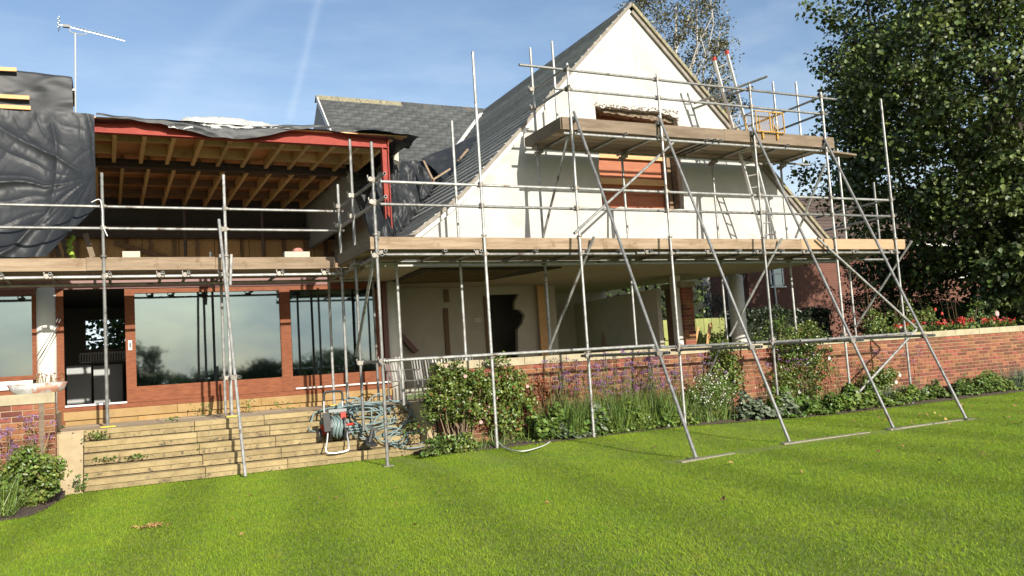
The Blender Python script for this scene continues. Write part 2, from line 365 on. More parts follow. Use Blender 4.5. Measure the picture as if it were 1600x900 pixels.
def blades(name, base, tip, width, mat, parent=None, org=None, rng=RNG):
    base = np.asarray(base, float); tip = np.asarray(tip, float); n = len(base); a = rng.random(n)*2*np.pi
    w = np.stack([np.cos(a), np.sin(a), np.zeros(n)], 1)*np.broadcast_to(width, (n,))[:, None]*.5
    V = np.stack([base-w, base+w, tip], 1).reshape(-1, 3); return npmesh(name, V, np.arange(3*n).reshape(-1, 3), mat, parent, org)
def stems(name, base, tip, width, mat, parent=None, org=None, bend=.1, rng=RNG):
    base = np.asarray(base, float); tip = np.asarray(tip, float); n = len(base); mid = (base+tip)/2+rng.normal(size=(n, 3))*bend*np.linalg.norm(tip-base, axis=1, keepdims=True)*.5
    a = rng.random(n)*np.pi; w = np.stack([np.cos(a), np.sin(a)*.3, np.zeros(n)], 1)*width*.5
    w2 = np.stack([-np.sin(a)*.3, np.cos(a), np.zeros(n)], 1)*width*.5
    V = np.stack([base-w, base+w, mid+w, mid-w, tip+w*.7, tip-w*.7, base-w2, base+w2, mid+w2, mid-w2, tip+w2*.7, tip-w2*.7], 1).reshape(-1, 3); b = np.arange(n)[:, None]*12
    Fc = np.concatenate([b+np.array([q]) for q in ((0, 1, 2, 3), (3, 2, 4, 5), (6, 7, 8, 9), (9, 8, 10, 11))], 0)
    return npmesh(name, V, Fc, mat, parent, org)

# ================================================================== GROUND
def smooth(x, a, b): t = min(1, max(0, (x-a)/(b-a))); return t*t*(3-2*t)
def lawn_z(x, y): return .085*smooth(y, 11.8, 14.2)*smooth(x, 4.9, 6.2)*(1-smooth(x, 11, 14.5))
EDGE = [(5.3, 15.0), (5.75, 14.62), (6.3, 14.36), (8, 14.34), (10, 14.4), (12.5, 14.25), (14.8, 14.1), (18, 14.2), (22, 14.32), (30, 14.4)]
def edge_y(x):
    if x < -2.5: return 12.6
    if x < -.62: return 13.05+ (x+1.6)*.55 + (max(0, x+1.05)**2)*9
    if x < 5.3: return 15.62
    for (a, b), (c, d) in zip(EDGE, EDGE[1:]):
        if a <= x <= c: return b+(d-b)*(x-a)/(c-a)
    return 14.4
g = MB()
xs = [-400, -60, -15]+[-8+.7*i for i in range(56)]+[45, 90, 400]; ys = [-400, -60, -10, 0, 4, 8]+[9+.45*i for i in range(17)]+[22, 40, 80, 400, 1500]
for y in ys:
    for x in xs: g.v.append((x, y, lawn_z(x, y) if y < 18 else -.02))
W_ = len(xs)
for j in range(len(ys)-1):
    for i in range(W_-1): a = j*W_+i; g.f.append((a, a+1, a+1+W_, a+W_))
tag(g.build('lawn', DIRT, smooth=True), kind='structure')
# planting beds
def bed(x0, x1, y1, step, zf):
    b = MB(); n = int((x1-x0)/step)+1; k = 9
    for i in range(n+1):
        x = x0+(x1-x0)*i/n; y0 = edge_y(x)+.05*wob(x*2.3, 3)
        for j in range(k+1):
            t = j/k; y = y0+(y1-y0)*t; b.v.append((x, y, lawn_z(x, y0)+.012+zf*smooth(t, 0, .35)+.025*wob(x*5, y*5)*(1 if j else 0)))
    for i in range(n):
        for j in range(k): a = i*(k+1)+j; b.f.append((a, a+k+1, a+k+2, a+1))
    return b
tag(bed(5.3, 27, 15.6, .2, .05).build('flower_bed', SOIL, smooth=True), kind='structure')
tag(bed(-4.5, -.62, 15.6, .12, .06).build('flower_bed', SOIL, smooth=True), kind='structure')
# grass blades
N = 1700000
gx = RNG.uniform(-3.2, 25, N); gy = RNG.uniform(2.2, 15.7, N)
zc = FW.x*gx+FW.y*gy+FW.z*-1.7
pxx = 800+F_PX*(RT.x*gx+RT.y*gy+RT.z*-1.7)/zc; pyy = 450-F_PX*(UP.x*gx+UP.y*gy+UP.z*-1.7)/zc
ex = np.interp(gx, np.linspace(-4, 27, 800), [edge_y(x) for x in np.linspace(-4, 27, 800)])
keep = (pxx > -260) & (pxx < 1860) & (pyy < 990) & (gy < ex-.02) & (RNG.random(N) < np.clip(9.5/zc, .3, 1))
# thin, worn strip along the sole boards
worn = np.exp(-((gy-(10.65+(gx-8)*.045+.0))/.22)**2)*((gx > 7.6) & (gx < 15.2)); keep &= RNG.random(N) > worn*.6
gx, gy = gx[keep], gy[keep]; n = len(gx)
gz = np.array([lawn_z(x, y) if 11.5 < y else 0 for x, y in zip(gx, gy)]) if n < 1 else .085*np.clip((gy-11.8)/2.4, 0, 1)**2*(3-2*np.clip((gy-11.8)/2.4, 0, 1))*np.clip((gx-4.9)/1.3, 0, 1)*(1-np.clip((gx-11)/3.5, 0, 1))
PH = -.42
stripe = np.tanh(1.5*np.cos((gx*.985-gy*.174+.06*np.sin(gy*.9)-PH)*2*np.pi/1.75))
lean = RNG.normal(0, .016, (n, 2)); lean[:, 1] += stripe*.020+.001
long_ = 1+.7*(RNG.random(n) < .06)+.9*np.exp(-(ex[keep]-gy)/.10)
h = RNG.uniform(.016, .033, n)*long_*np.where(worn[keep] > .5, .6, 1)
B = np.stack([gx, gy, gz-.003], 1); T = B+np.stack([lean[:, 0]*long_, lean[:, 1]*long_, h], 1)
tag(blades('grass', B, T, RNG.uniform(.005, .010, n), GRASS), kind='stuff')

# ================================================================== PATIO AND STEPS
PZ = .97
b = MB().box((-.79, 16.62, .3), (5.55, 19.3, PZ-.03)); b.box((5.55, 15.9, .3), (26, 19.3, PZ-.03)); b.box((-8, 15.76, .2), (-.80, 19.3, 1.28))
patio = tag(b.build('patio', CONC), kind='structure')
random.seed(3)
x = -.72
while x < 5.5:
    w = random.choice((.75, .9, 1.05)); x1 = min(5.53, x+w)
    yy = 16.64
    for d in (.85, .78, .8):
        MB().box((x, yy, PZ-.029), (x1-.012, yy+d-.012, PZ+random.uniform(-.003, .003))).build('paving_stone', PAVE, patio); yy += d
    x = x1
steps = thing('stone_steps', (2.5, 15.7, 0), 'flight of five weathered yellow sandstone steps rising from the lawn to the patio', 'steps')
SX0, SX1 = -.36, 5.55
joints = {1: (1.52, 2.92, 4.4), 2: (1.5, 2.85, 4.6), 3: (1.47, 2.8, 4.1), 4: (1.46, 2.74, 4.5), 5: (1.44, 2.68, 4.0)}
for k in range(1, 6):
    y0 = 15.62+.22*(k-1); z1 = .194*k; js = [SX0]+list(joints[k])+[SX1]
    for a, c in zip(js, js[1:]):
        dz = random.uniform(-.006, .004); dy = random.uniform(-.006, .006)
        MB().box((a+.006, y0+dy, z1-.088+dz), (c-.006, y0+.30, z1+dz)).build('tread_stone', STONE, steps)
        MB().box((a+.005, y0+.022+dy, z1-.194+.016), (c-.005, y0+.28, z1-.091)).build('riser_stone', STONE_R, steps)
b = MB().box((SX1+.005, 15.5, -.05), (SX1+.2, 16.6, .98)).build('side_wall', CONC, steps)
b = MB().prism([(SX0-.012, 15.6, -.05), (SX0-.012, 16.62, .94), (SX0-.012, 16.62, -.05)], (-.37, 0, 0)).build('side_ramp', CONC, steps)

# ================================================================== BRICK WALLS
def brick_mesh(L, H, D, ch=.006):
    v = []; 
    for yy, s in ((0, ch), (ch, 0), (D, 0)):
        v += [(s, yy, s), (L-s, yy, s), (L-s, yy, H-s), (s, yy, H-s)]
    f = [(0, 1, 2, 3)]
    for r in (0, 4):
        for i in range(4): j = (i+1) % 4; f.append((r+i, r+4+i, r+4+j, r+j))
    me = bpy.data.meshes.new('brick'); me.from_pydata(v, [], f); me.materials.append(BRICK); return me
BL, BH = .30, .0915
BME = brick_mesh(BL-.017, BH-.017, .09); BME_H = brick_mesh(BL/2-.017, BH-.017, .09)
def brick_wall(x0, x1, y, ztop, zbot, thick, label, max_parts, cop_len, end_right=True, cop_h=.16):
    t = thing('garden_wall', ((x0+x1)/2, y+thick/2, 0), label, 'wall')
    MB().box((x0+.01, y+.012, -.1), (x1-.012, y+thick-.01, ztop-cop_h)).build('core', MORTAR, t)
    rows = int((ztop-cop_h-zbot)/BH); rest = MB(); cnt = 0
    for r in range(rows):
        z = ztop-cop_h-BH*(r+1)+.006; xx = x1 if end_right else x0; i = 0; o = (r % 2)*BL/2
        n = int((x1-x0)/BL)+1
        for i in range(n):
            a = (x1-BL*(i+1)+o*(-1 if True else 1)) if end_right else x0+BL*i+o
            me = BME
            if end_right and r % 2 and i == 0:
                j = inst('brick', BME_H, (x1-BL/2, y+random.uniform(-.002, .002), z), t); cnt += 1
            if not end_right and r % 2 and i == 0:
                inst('brick', BME_H, (x0, y, z), t); cnt += 1
            if a < x0-.01 or a+BL > x1+.01: continue
            dy = random.uniform(-.003, .003)
            if cnt < max_parts and r < 10 or (end_right and cnt < max_parts):
                inst('brick', me, (a, y+dy, z), t); cnt += 1
            else: rest.box((a, y+dy, z), (a+BL-.017, y+.06, z+BH-.017))
    if rest.v: tag(rest.build('brick_courses', BRICK_REST, t), kind='stuff')
    if end_right:
        for r in range(rows):
            z = ztop-cop_h-BH*(r+1)+.006
            for q in range(2 if r % 2 == 0 else 3):
                ln = (thick-.02)/2; a = y+.012+q*ln-(ln/2 if r % 2 else 0); c = min(y+thick-.01, a+ln-.013); a = max(a, y+.095)
                if c-a > .03: MB().box((x1-.08, a, z), (x1+.001, c, z+BH-.013)).build('brick', BRICK, t)
    a = x1 if end_right else x0; sgn = -1 if end_right else 1
    while (a > x0+.05) if end_right else (a < x1-.05):
        L = cop_len*random.uniform(.9, 1.1); c = max(x0, a-L) if end_right else min(x1, a+L); lo, hi = min(a, c), max(a, c)
        dz = random.uniform(-.004, .004)
        MB().box((lo+.005, y-.014, ztop-cop_h), (hi-.005, y+thick+.014, ztop+dz)).build('coping_stone', COPING, t)
        a = c
    return t
BRICK_REST = M('red_brick_courses', (.165, .054, .025), (.235, .085, .042), 6, .9, bump=.5, bscale=40, bdist=.005, island=.42, hue=.018, c3=(.10, .045, .032), s3=1.1, t3=(.56, .8))
random.seed(5)
wall_l = brick_wall(-3.6, -.735, 15.4, 1.665, .05, .34, 'short red brick wall with stone coping ending beside the steps and carrying a trough', 290, 1.0, True)
wall_r = brick_wall(5.78, 27, 15.4, 1.755, .02, .34, 'long red brick garden wall with pale stone coping behind the flower bed', 290, .95, False)
MB().box((-.965, 15.375, .35), (-.895, 15.396, 1.5)).build('timber_batten', BOARD_OLD, wall_l)

# ================================================================== HOUSE
house = thing('house', (8, 20, 0), 'white gabled house under renovation with slate roofs, open steel framed upper floor, patio doors', 'house')
GY = 16.3
def gp(px, py, Y=GY): p = at(px, py, Y=Y); return (p.x, p.z)
RX, RZ = 11.62, 10.08
vl = [(RX, RZ), (9.4, 7.83), (8.2, 6.58), (6.9, 5.28), (6.28, 4.78), (5.77, 4.41), (5.0, 3.98), (4.7, 3.84)]
vr = [(RX, RZ), (12.97, 8.75), (14.43, 7.3), (15.67, 6.06), (17.26, 4.46), (18.0, 3.76)]
OX0, OX1, OZ0, OZ1 = 10.43, 12.78, 5.1, 7.5
hole = rough_line((OX0, OZ0), (OX1, OZ0), 14, .05, 1)+rough_line((OX1, OZ0), (OX1, OZ1-.12), 8, .03, 9)+rough_line((OX1, OZ1-.12), (OX1-.55, OZ1), 5, .05, 4)+rough_line((OX1-.55, OZ1), (OX0, OZ1), 16, .06, 12)+rough_line((OX0, OZ1), (OX0, OZ0), 10, .03, 3)
out = [(x, z-.1) for x, z in reversed(vl[:-1])]+[(x, z-.1) for x, z in vr[1:-1]]+[(17.85, 3.76), (5.0, 3.76)]
gable = plate('gable_wall', out, [hole], lambda u, v, d: (u, GY+d, v), .16, RENDER_W, house)
# ragged masonry just behind the render, jagged lintel plaster
hole2 = rough_line((OX0-.02, OZ0-.03), (OX1+.0, OZ0-.03), 20, .05, 21)+rough_line((OX1, OZ0-.03), (OX1+.0, OZ1-.2), 12, .03, 29)+rough_line((OX1, OZ1-.2), (OX0-.02, OZ1-.05), 30, .05, 24)+rough_line((OX0-.02, OZ1-.05), (OX0-.02, OZ0-.03), 14, .03, 23)
plate('masonry_edge', [(OX0-.4, OZ0-.4), (OX1+.4, OZ0-.4), (OX1+.4, OZ1+.3), (OX0-.4, OZ1+.3)], [hole2], lambda u, v, d: (u, GY+.163+d, v), .22, ROUGH, house)
for i, zz in enumerate((OZ1+.01, OZ1+.06)):
    b = MB()
    for k in range(44):
        xx = OX0+(OX1-OX0)*k/43+random.uniform(-.03, .03); s = random.uniform(.010, .024)
        b.sphere((xx, GY-.012, zz-(.03 if xx > OX1-.5 else 0)+random.uniform(-.05, .03)), s, 5, 3, (1.3, .45, .8))
    tag(b.build('broken_plaster', ROUGH, house), kind='stuff')
b = MB()
for k in range(16): b.sphere((OX1+random.uniform(-.02, .05), GY-.01, random.uniform(OZ1-.9, OZ1-.1)), random.uniform(.02, .035), 5, 3, (.7, .45, 1.2))
tag(b.build('broken_plaster', ROUGH, house), kind='stuff')
b = MB()
for k in range(22): b.sphere((OX0+random.random()*(OX1-OX0), GY+.05, OZ0-.01), random.uniform(.02, .05), 5, 3, (1.6, 1, .6))
tag(b.build('broken_plaster', ROUGH, house), kind='stuff')
# timber stud backing seen through the opening
z = OZ0-.15
for i in range(9):
    MB().box((OX0-.3, GY+.62, z), (OX1+.3, GY+.68, z+.292)).build('backing_board', TERRA, house); z += .30
MB().box((OX0-.1, GY+.56, 7.17), (OX1-.12, GY+.618, 7.27)).build('slot_shade_bar', BLACKSTEEL, house)  # solid dark bar stands in for the shade of a gap between boards
for zz, hh in ((5.78, .15), (6.42, .17)):
    MB().box((OX0-.1, GY+.52, zz), (OX1-.12, GY+.618, zz+hh)).build('timber_rail', PINE, house)
MB().box((OX1-.13, GY+.39, OZ0-.1), (OX1-.02, GY+.62, OZ1+.1)).build('timber_stud', DARKWOOD, house)
MB().box((OX0-.1, GY+.4, OZ0-.12), (OX1+.1, GY+.6, OZ0-.01)).build('timber_sill', TERRA, house)
# trace lines on the render
MB().box((11.68, GY-.004, 7.65), (11.70, GY, 9.75)).build('render_joint', M('grey_joint', (.42, .41, .38), None), house)
# soffit and upper slab under the gable
sof = [(4.9, GY+.15), (17.0, GY+.15), (16.85, 18.2), (16.0, 19.6), (15.2, 21.8), (14.55, 24.2), (4.9, 24.2)]
plate('soffit', sof, [], lambda u, v, d: (u, v, 3.76+d), .12, SOFFIT, house)
hol = rough_line((6.0, 16.55), (9.4, 16.6), 14, .06, 41)+rough_line((9.4, 16.6), (8.7, 18.9), 8, .12, 43)+rough_line((8.7, 18.9), (6.2, 19.6), 12, .15, 45)+rough_line((6.2, 19.6), (6.0, 16.55), 8, .05, 47)
plate('bare_laths', hol, [], lambda u, v, d: (u, v, 3.725+d), .03, M('dark_ceiling_sheet', (.035, .028, .022), (.05, .04, .03), 3, 1), house)  # ragged dark sheet under the soffit stands in for the hole's darkness
for k in range(11):
    MB().bar((6.2+.05*random.random(), 16.75+.25*k, 3.71), (8.5, 16.8+.22*k, 3.712), .05, .022).build('lath', DARKWOOD, house)
# gable roof: left slope in slate courses from eaves up to the ridge
RB = 30.5
def off(a, b, d):
    dx, dz = b[0]-a[0], b[1]-a[1]; L = math.hypot(dx, dz); return (-dz/L*d, dx/L*d)
prof = list(reversed(vl)); pts = []
for a, c in zip(prof, prof[1:]):
    L = math.hypot(c[0]-a[0], c[1]-a[1]); n = max(1, round(L/.26))
    for i in range(n): pts.append((a[0]+(c[0]-a[0])*i/n, a[1]+(c[1]-a[1])*i/n))
pts.append(prof[-1])
for a, c in zip(pts, pts[1:]):
    nx, nz = off(a, c, 1); q = [(a[0]+nx*.065, GY-.09, a[1]+nz*.065), (c[0]+nx*.012, GY-.09, c[1]+nz*.012), (c[0]-nx*.004, GY-.09, c[1]-nz*.004), (a[0]-nx*.004, GY-.09, a[1]-nz*.004)]
    MB().prism(q, (0, RB-GY, 0)).build('slate_course', SLATE_G, house)
sl_ = lambda x, y, d=0: (x-d*.7, y, RZ-(x-RX)-d*.7)
for (xa, ya), (xb_, yb_) in (((18.05, GY-.05), (17.1, GY+1.0)), ((17.1, GY+1.0), (16.85, 18.2)), ((16.85, 18.2), (16.0, 19.6)), ((16.0, 19.6), (15.2, 21.8)), ((15.2, 21.8), (14.55, 24.2)), ((14.55, 24.2), (14.5, RB))):
    b = MB(); q = [sl_(RX, ya), sl_(xa, ya), sl_(xb_, yb_), sl_(RX, yb_)]; b.v = q+[(v[0]-.05, v[1], v[2]-.07) for v in q]; b.f = [(0, 1, 2, 3), (7, 6, 5, 4), (1, 5, 6, 2)]
    b.build('far_roof_slope', SLATE, house)
    if ya > GY+.5: MB().bar((xa, ya, 3.92), (xb_, yb_, 3.92), .06, .28).build('eaves_board', SOFFIT, house)
for k in range(14):
    y0 = GY-.1+k*1.02
    MB().prism([(RX-.16, y0, RZ-.10), (RX, y0, RZ+.075), (RX+.16, y0, RZ-.10), (RX, y0, RZ-.02)], (0, 1.0, 0)).build('ridge_tile', SLATE, house)
for nm, vv, mt, dd in (('verge_board', vl, VERGE, 1), ('verge_board', vr, LICHEN, -1)):
    b = MB()
    for a, c in zip(vv, vv[1:]):
        nx, nz = off(a, c, -1*dd); b.prism([(a[0]+nx*.05, GY-.13, a[1]+nz*.05), (c[0]+nx*.05, GY-.13, c[1]+nz*.05), (c[0]-nx*.025, GY-.13, c[1]-nz*.025), (a[0]-nx*.025, GY-.13, a[1]-nz*.025)], (0, .125, 0))
    b.build(nm, mt, house)
    b = MB()
    for a, c in zip(vv, vv[1:]):
        nx, nz = off(a, c, -1*dd); b.prism([(a[0]-nx*.027, GY-.07, a[1]-nz*.027), (c[0]-nx*.027, GY-.07, c[1]-nz*.027), (c[0]-nx*.12, GY-.07, c[1]-nz*.12), (a[0]-nx*.12, GY-.07, a[1]-nz*.12)], (0, .068, 0))
    b.build('undercloak', WHITEP if dd == 1 else VERGE, house)
# back roof with single slates
BY, BZ, BX0 = 24.8, 10.05, 5.95
roof = MB().prism([(BX0, BY, BZ-.06), (BX0, BY-5, BZ-5.06), (BX0, BY-5, BZ-5.2), (BX0, BY, BZ-.2)], (5.6, 0, 0)).build('back_roof', SLATE, house)
sw, se = .46, .205; sl = se*1.0
sme = bpy.data.meshes.new('slate')
sv = [(0, 0, 0), (sw-.012, 0, 0), (sw-.012, .30, .30), (0, .30, .30)]; nn = Vector((0, -1, 1)).normalized()
top = [tuple(Vector(v)+nn*(.026 if i < 2 else .004)) for i, v in enumerate(sv)]
sme.from_pydata(sv+top, [], [(3, 2, 1, 0), (4, 5, 6, 7), (0, 1, 5, 4), (1, 2, 6, 5), (2, 3, 7, 6), (3, 0, 4, 7)]); sme.materials.append(SLATE)
cnt = 0
for r in range(1, 25):
    d = r*se*.707+.02; y = BY-d-.06; z = BZ-.055-d
    xend = RX-(RZ-z)+.35
    for i in range(14):
        x = BX0-.03+i*sw+(sw/2 if r % 2 else 0)-sw/2
        if x < BX0-.05 and r % 2 == 0: x = BX0-.03
        if x > xend or cnt > 295: continue
        inst('slate', sme, (x+random.uniform(-.006, .006), y, z+random.uniform(0, .006)), roof); cnt += 1
for k in range(8):
    x0 = BX0-.04+k*.68
    MB().prism([(x0, BY-.17, BZ-.13), (x0, BY, BZ+.06), (x0, BY+.17, BZ-.13), (x0, BY, BZ-.03)], (.665, 0, 0)).build('ridge_tile', LICHEN if k < 4 else SLATE, house)
MB().prism([(BX0, BY, BZ-.15), (BX0, BY-4.2, BZ-4.35), (BX0, BY+4.2, BZ-4.35)], (.12, 0, 0)).build('end_gable', M('grey_render', (.30, .31, .31), (.36, .37, .37), 3, .9), house)
MB().bar((BX0-.015, BY-.05, BZ-.08), (BX0-.015, BY-3.3, BZ-3.33), .035, .14).build('barge_board', WHITEP, house)
def vz(z): return (RX-(RZ-z), BY-(BZ-z), z)
v1, v0 = Vector(vz(9.75)), Vector(vz(7.4)); u_ = Vector((0, -.12, .0)); w_ = Vector((-.0, .0, .07))
MB().bar(v0+Vector((-.05, -.06, .07)), v1+Vector((-.05, -.06, .07)), .13, .03, (-.6, -.6, 1)).build('valley_flashing', LEAD, house)
# ---- left range: steel goalpost, flat roof, open upper floor
DY = 19.05
bz1 = at(300, 196, Y=DY).z; bl = -.6; cx = at(605, 290, Y=DY).x
bz0 = 6.99; bz1 = 7.27
def ibeam(b, p, q, w, h, up=(0, 0, 1)):
    p, q = Vector(p), Vector(q); up = Vector(up)
    b.bar(p+up*(h/2-.012), q+up*(h/2-.012), w, .024, up); b.bar(p-up*(h/2-.012), q-up*(h/2-.012), w, .024, up); b.bar(p, q, .02, h-.048, up); return b
ibeam(MB(), (bl, DY+.07, (bz0+bz1)/2), (cx+.06, DY+.07, (bz0+bz1)/2), .15, bz1-bz0).build('steel_beam', REDSTEEL, house)
b = ibeam(MB(), (cx, DY+.07, 4.1), (cx, DY+.07, bz0-.002), .14, .16, (1, 0, 0)); b.build('steel_column', REDSTEEL, house)
MB().box((cx+.065, DY-.02, bz0-.12), (cx+.082, DY+.16, bz1+.05)).build('end_plate', REDSTEEL, house)
MB().box((bl, DY-.06, bz1+.003), (cx+.55, DY+.1, bz1+.03)).build('plywood_edge', PINE, house)
# deck and joists
MB().box((bl-1.5, DY+.1, 7.25), (cx+.5, 27, 7.28)).build('roof_deck', DECK, house)
MY = 21.75
for k in range(12):
    x = -.35+.585*k
    b = MB().box((x, DY+.16, 6.99), (x+.085, MY-.1, 7.247)); b.build('joist', JOIST, house)
    b = MB().box((x+.2, MY+.12, 6.95), (x+.275, 26.8, 7.2)); b.build('joist', JOIST, house)
    for yy in (DY+.62, DY+1.75):
        if k < 11 and (k, yy > 20) not in ((1, True), (6, True), (3, False)): MB().box((x+.088, yy+.06*(k % 2), 7.0), (x+.582, yy+.05+.06*(k % 2), 7.21)).build('noggin', JOIST, house)
    for yy in (22.6, 24.0, 25.4):
        if k < 11: MB().box((x+.278, yy, 7.0), (x+.782, yy+.06, 7.19)).build('noggin', DARKWOOD, house)
ibeam(MB(), (bl-1.5, MY, 7.0), (6.6, MY, 7.0), .16, .2).build('spine_beam', BLACKSTEEL, house)
ibeam(MB(), (bl-1.5, 26.6, 6.15), (6.8, 26.6, 6.15), .2, .36).build('rear_beam', BLACKSTEEL, house)
for k in range(9): MB().box((-2+1.02*k, 26.9, 4.2), (-2+1.02*k+1.0, 26.93, 6.0)).build('osb_sheet', OSB, house)
for k in range(14): MB().box((-2+.65*k, 26.78, 4.2), (-2+.65*k+.09, 26.898, 6.0)).build('stud', DARKWOOD, house)
MB().bar((.3, 26.7, 5.85), (5.2, 26.7, 4.3), .06, .14).build('diagonal_brace', DARKWOOD, house)
MB().bar((3.4, 26.72, 4.3), (7.0, 26.72, 5.6), .06, .14).build('diagonal_brace', DARKWOOD, house)
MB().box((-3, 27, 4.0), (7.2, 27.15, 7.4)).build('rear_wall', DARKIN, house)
MB().box((6.75, DY+1.2, 4.1), (6.9, 27, 7.24)).build('partition_wall', CREAM, house)
for x_, y_ in ((2.05, 24.5), (4.1, 24.3)): MB().tube([(x_, y_, 4.2), (x_, y_, 6.55)], .045, 8).build('prop', BLACKSTEEL, house)
# upper floor slab and fascia over the patio doors
MB().box((-9, DY-.03, 3.98), (6.75, 27, 4.2)).build('floor_slab', DARKWOOD, house)
MB().box((-9, DY-.05, 3.70), (6.05, DY+.12, 3.977)).build('fascia', MAHOG_D, house)
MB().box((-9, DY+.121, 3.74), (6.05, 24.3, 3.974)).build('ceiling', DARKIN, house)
# glazed wall
def X_(px, py=530): return at(px, py, Y=DY).x
SILL = at(300, 622, Y=DY).z; HEAD = at(320, 456, Y=DY).z
zg = at(320, 597, Y=DY).z
MB().box((X_(100), DY-.06, SILL-.10), (X_(607), DY+.14, SILL-.004)).build('door_sill', MAHOG, house)
MB().box((X_(196), DY-.02, HEAD), (X_(588), DY+.1, 3.697)).build('head_rail', MAHOG, house)
def leaf(x0, x1, y, nm='sliding_door', st=.2, stl=None):
    stl = stl or st
    o = MB().box((x0, y, SILL), (x1, y+.06, zg)).build(nm, MAHOG, house)
    MB().box((x0, y-.004, SILL+.001), (x0+stl, y+.064, HEAD-.002)).build('stile', MAHOG, o)
    if st: MB().box((x1-st, y-.004, SILL+.001), (x1, y+.064, HEAD-.002)).build('stile', MAHOG, o)
    MB().box((x0+stl+.001, y+.022, zg), (x1-st-.001, y+.034, HEAD-.002)).build('pane', GLASS, o)
    return o
d1 = leaf(X_(196), X_(445), DY-.01, st=.09, stl=.19)
MB().box((X_(200), DY-.03, 2.42), (X_(206), DY-.013, 2.62)).build('handle', WHITEP, d1)
MB().box((X_(201.6), DY-.034, 2.47), (X_(204.4), DY-.029, 2.57)).build('handle_slot', BLACKP, d1)
d2 = leaf(X_(440), X_(600), DY+.07, st=.17, stl=.19)
MB().box((X_(440)-.01, DY-.03, SILL), (X_(455), DY+.066, HEAD)).build('mullion', MAHOG, house)
MB().box((X_(458), DY-.1, SILL+.03), (X_(606), DY-.062, SILL+.06)).build('track', WHITEP, house)
MB().box((X_(100), DY-.09, SILL-.003), (X_(196), DY+.1, SILL+.03)).build('track', WHITEP, house)
MB().box((X_(88.5), DY-.05, 1.0), (X_(100), DY+.1, 3.69)).build('door_post', MAHOG, house)
MB().box((X_(600), DY-.04, .97), (X_(607), DY+.2, 3.69)).build('door_post', MAHOG_D, house)
# left fixed window
wl0 = -3.4; wz = at(20, 588, Y=DY).z; wt = at(20, 462, Y=DY).z
w = MB().box((wl0, DY, wz-.09), (X_(57.5), DY+.08, wz)).build('fixed_window', MAHOG, house)
MB().box((X_(50), DY-.003, wz+.001), (X_(57.5), DY+.083, wt)).build('stile', MAHOG, w)
MB().box((wl0, DY-.002, wt+.001), (X_(57.5), DY+.082, wt+.12)).build('head', MAHOG_D, w)
MB().box((wl0, DY+.03, wz), (X_(50)-.001, DY+.042, wt)).build('pane', GLASS, w)
for k in range(3): MB().box((wl0, DY+.0-.012*k, wz-.145-.058*k), (X_(50), DY+.08, wz-.095-.058*k)).build('sill_board', WHITEP, house)
MB().box((wl0, DY-.06, wz-.37), (X_(40), DY+.1, wz-.28)).build('sill', MAHOG, house)
MB().box((wl0, DY-.02, .9), (X_(57), DY+.2, wz-.372)).build('window_base', STONE_O, house)
# stone plinth under the doors: two courses
x = X_(100); random.seed(9)
for z0, z1, pj, ws in ((PZ-.01, SILL-.275, -.02, (1.35, .95, 1.6)), (SILL-.27, SILL-.103, -.07, (2.1, 1.7, 1.9))):
    x = X_(97); i = 0
    while x < X_(612):
        w_2 = ws[i % 3]; x1 = min(X_(614), x+w_2); i += 1
        MB().box((x+.004, DY+pj+random.uniform(-.004, .004), z0), (x1-.004, DY+.2, z1)).build('plinth_stone', STONE_O, house); x = x1
# columns
def column(px, d, y, z0, z1=3.74):
    x_ = at(px, 520, Y=y).x
    MB().tube([(x_, y+.05, z0), (x_, y+.05, z1)], d/2, 28).build('column', COLUMN, house, smooth=True)
column(73, .37, DY-.0, 1.2); column(617, .36, DY+.0, .9); column(1157, .46, 19.0, .9)
MB().box((at(1144, 450, Y=19.2).x-.02, 19.2, .95), (at(1146, 450, Y=19.2).x+.02, 19.28, 3.75)).build('dark_post', MAHOG_D, house)
# kitchen seen through the open door
KZ = SILL-.02
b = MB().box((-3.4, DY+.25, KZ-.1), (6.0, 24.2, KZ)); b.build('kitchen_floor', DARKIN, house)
kb = 24.0
wx0, wx1 = at(134, 520, Y=kb).x, at(204, 520, Y=kb).x; wz0, wz1 = at(160, 545, Y=kb).z, at(160, 499, Y=kb).z
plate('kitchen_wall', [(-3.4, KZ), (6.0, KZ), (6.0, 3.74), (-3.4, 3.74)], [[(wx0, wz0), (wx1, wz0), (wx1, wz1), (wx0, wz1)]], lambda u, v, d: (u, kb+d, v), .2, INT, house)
MB().box((-3.5, DY+.3, KZ), (-3.4, kb, 3.74)).build('kitchen_side_wall', INT, house)
MB().box((6.02, DY+.3, KZ-.4), (6.12, kb, 3.74)).build('kitchen_side_wall', INT, house)
cab = [((104, 572), (143, 618), 22.6), ((146, 572), (166, 618), 22.75), ((168, 570), (192, 616), 22.75)]
for (a, c, yy) in cab:
    p, q = at(*a, Y=yy), at(*c, Y=yy); MB().box((p.x, yy, KZ), (q.x, yy+.55, p.z)).build('kitchen_unit', KITCH, house)
p, q = at(143, 568, Y=22.7), at(196, 572, Y=22.7); MB().box((p.x, 22.66, p.z), (q.x, 23.3, p.z+.05)).build('worktop', BLACKP, house)
p, q = at(125, 553, Y=23.8), at(200, 562, Y=23.8)
gr = MB().box((p.x, 23.85, q.z), (q.x, 23.9, p.z)).build('wall_grille', BLACKP, house)
b = MB()
for k in range(19):
    xx = p.x+(q.x-p.x)*k/18; b.box((xx-.018, 23.8, q.z), (xx+.018, 23.845, p.z))
b.box((p.x, 23.79, p.z-.02), (q.x, 23.846, p.z+.02)); b.box((p.x, 23.79, q.z-.03), (q.x, 23.846, q.z)); tag(b.build('grille_bars', WHITEP, gr), kind='stuff')
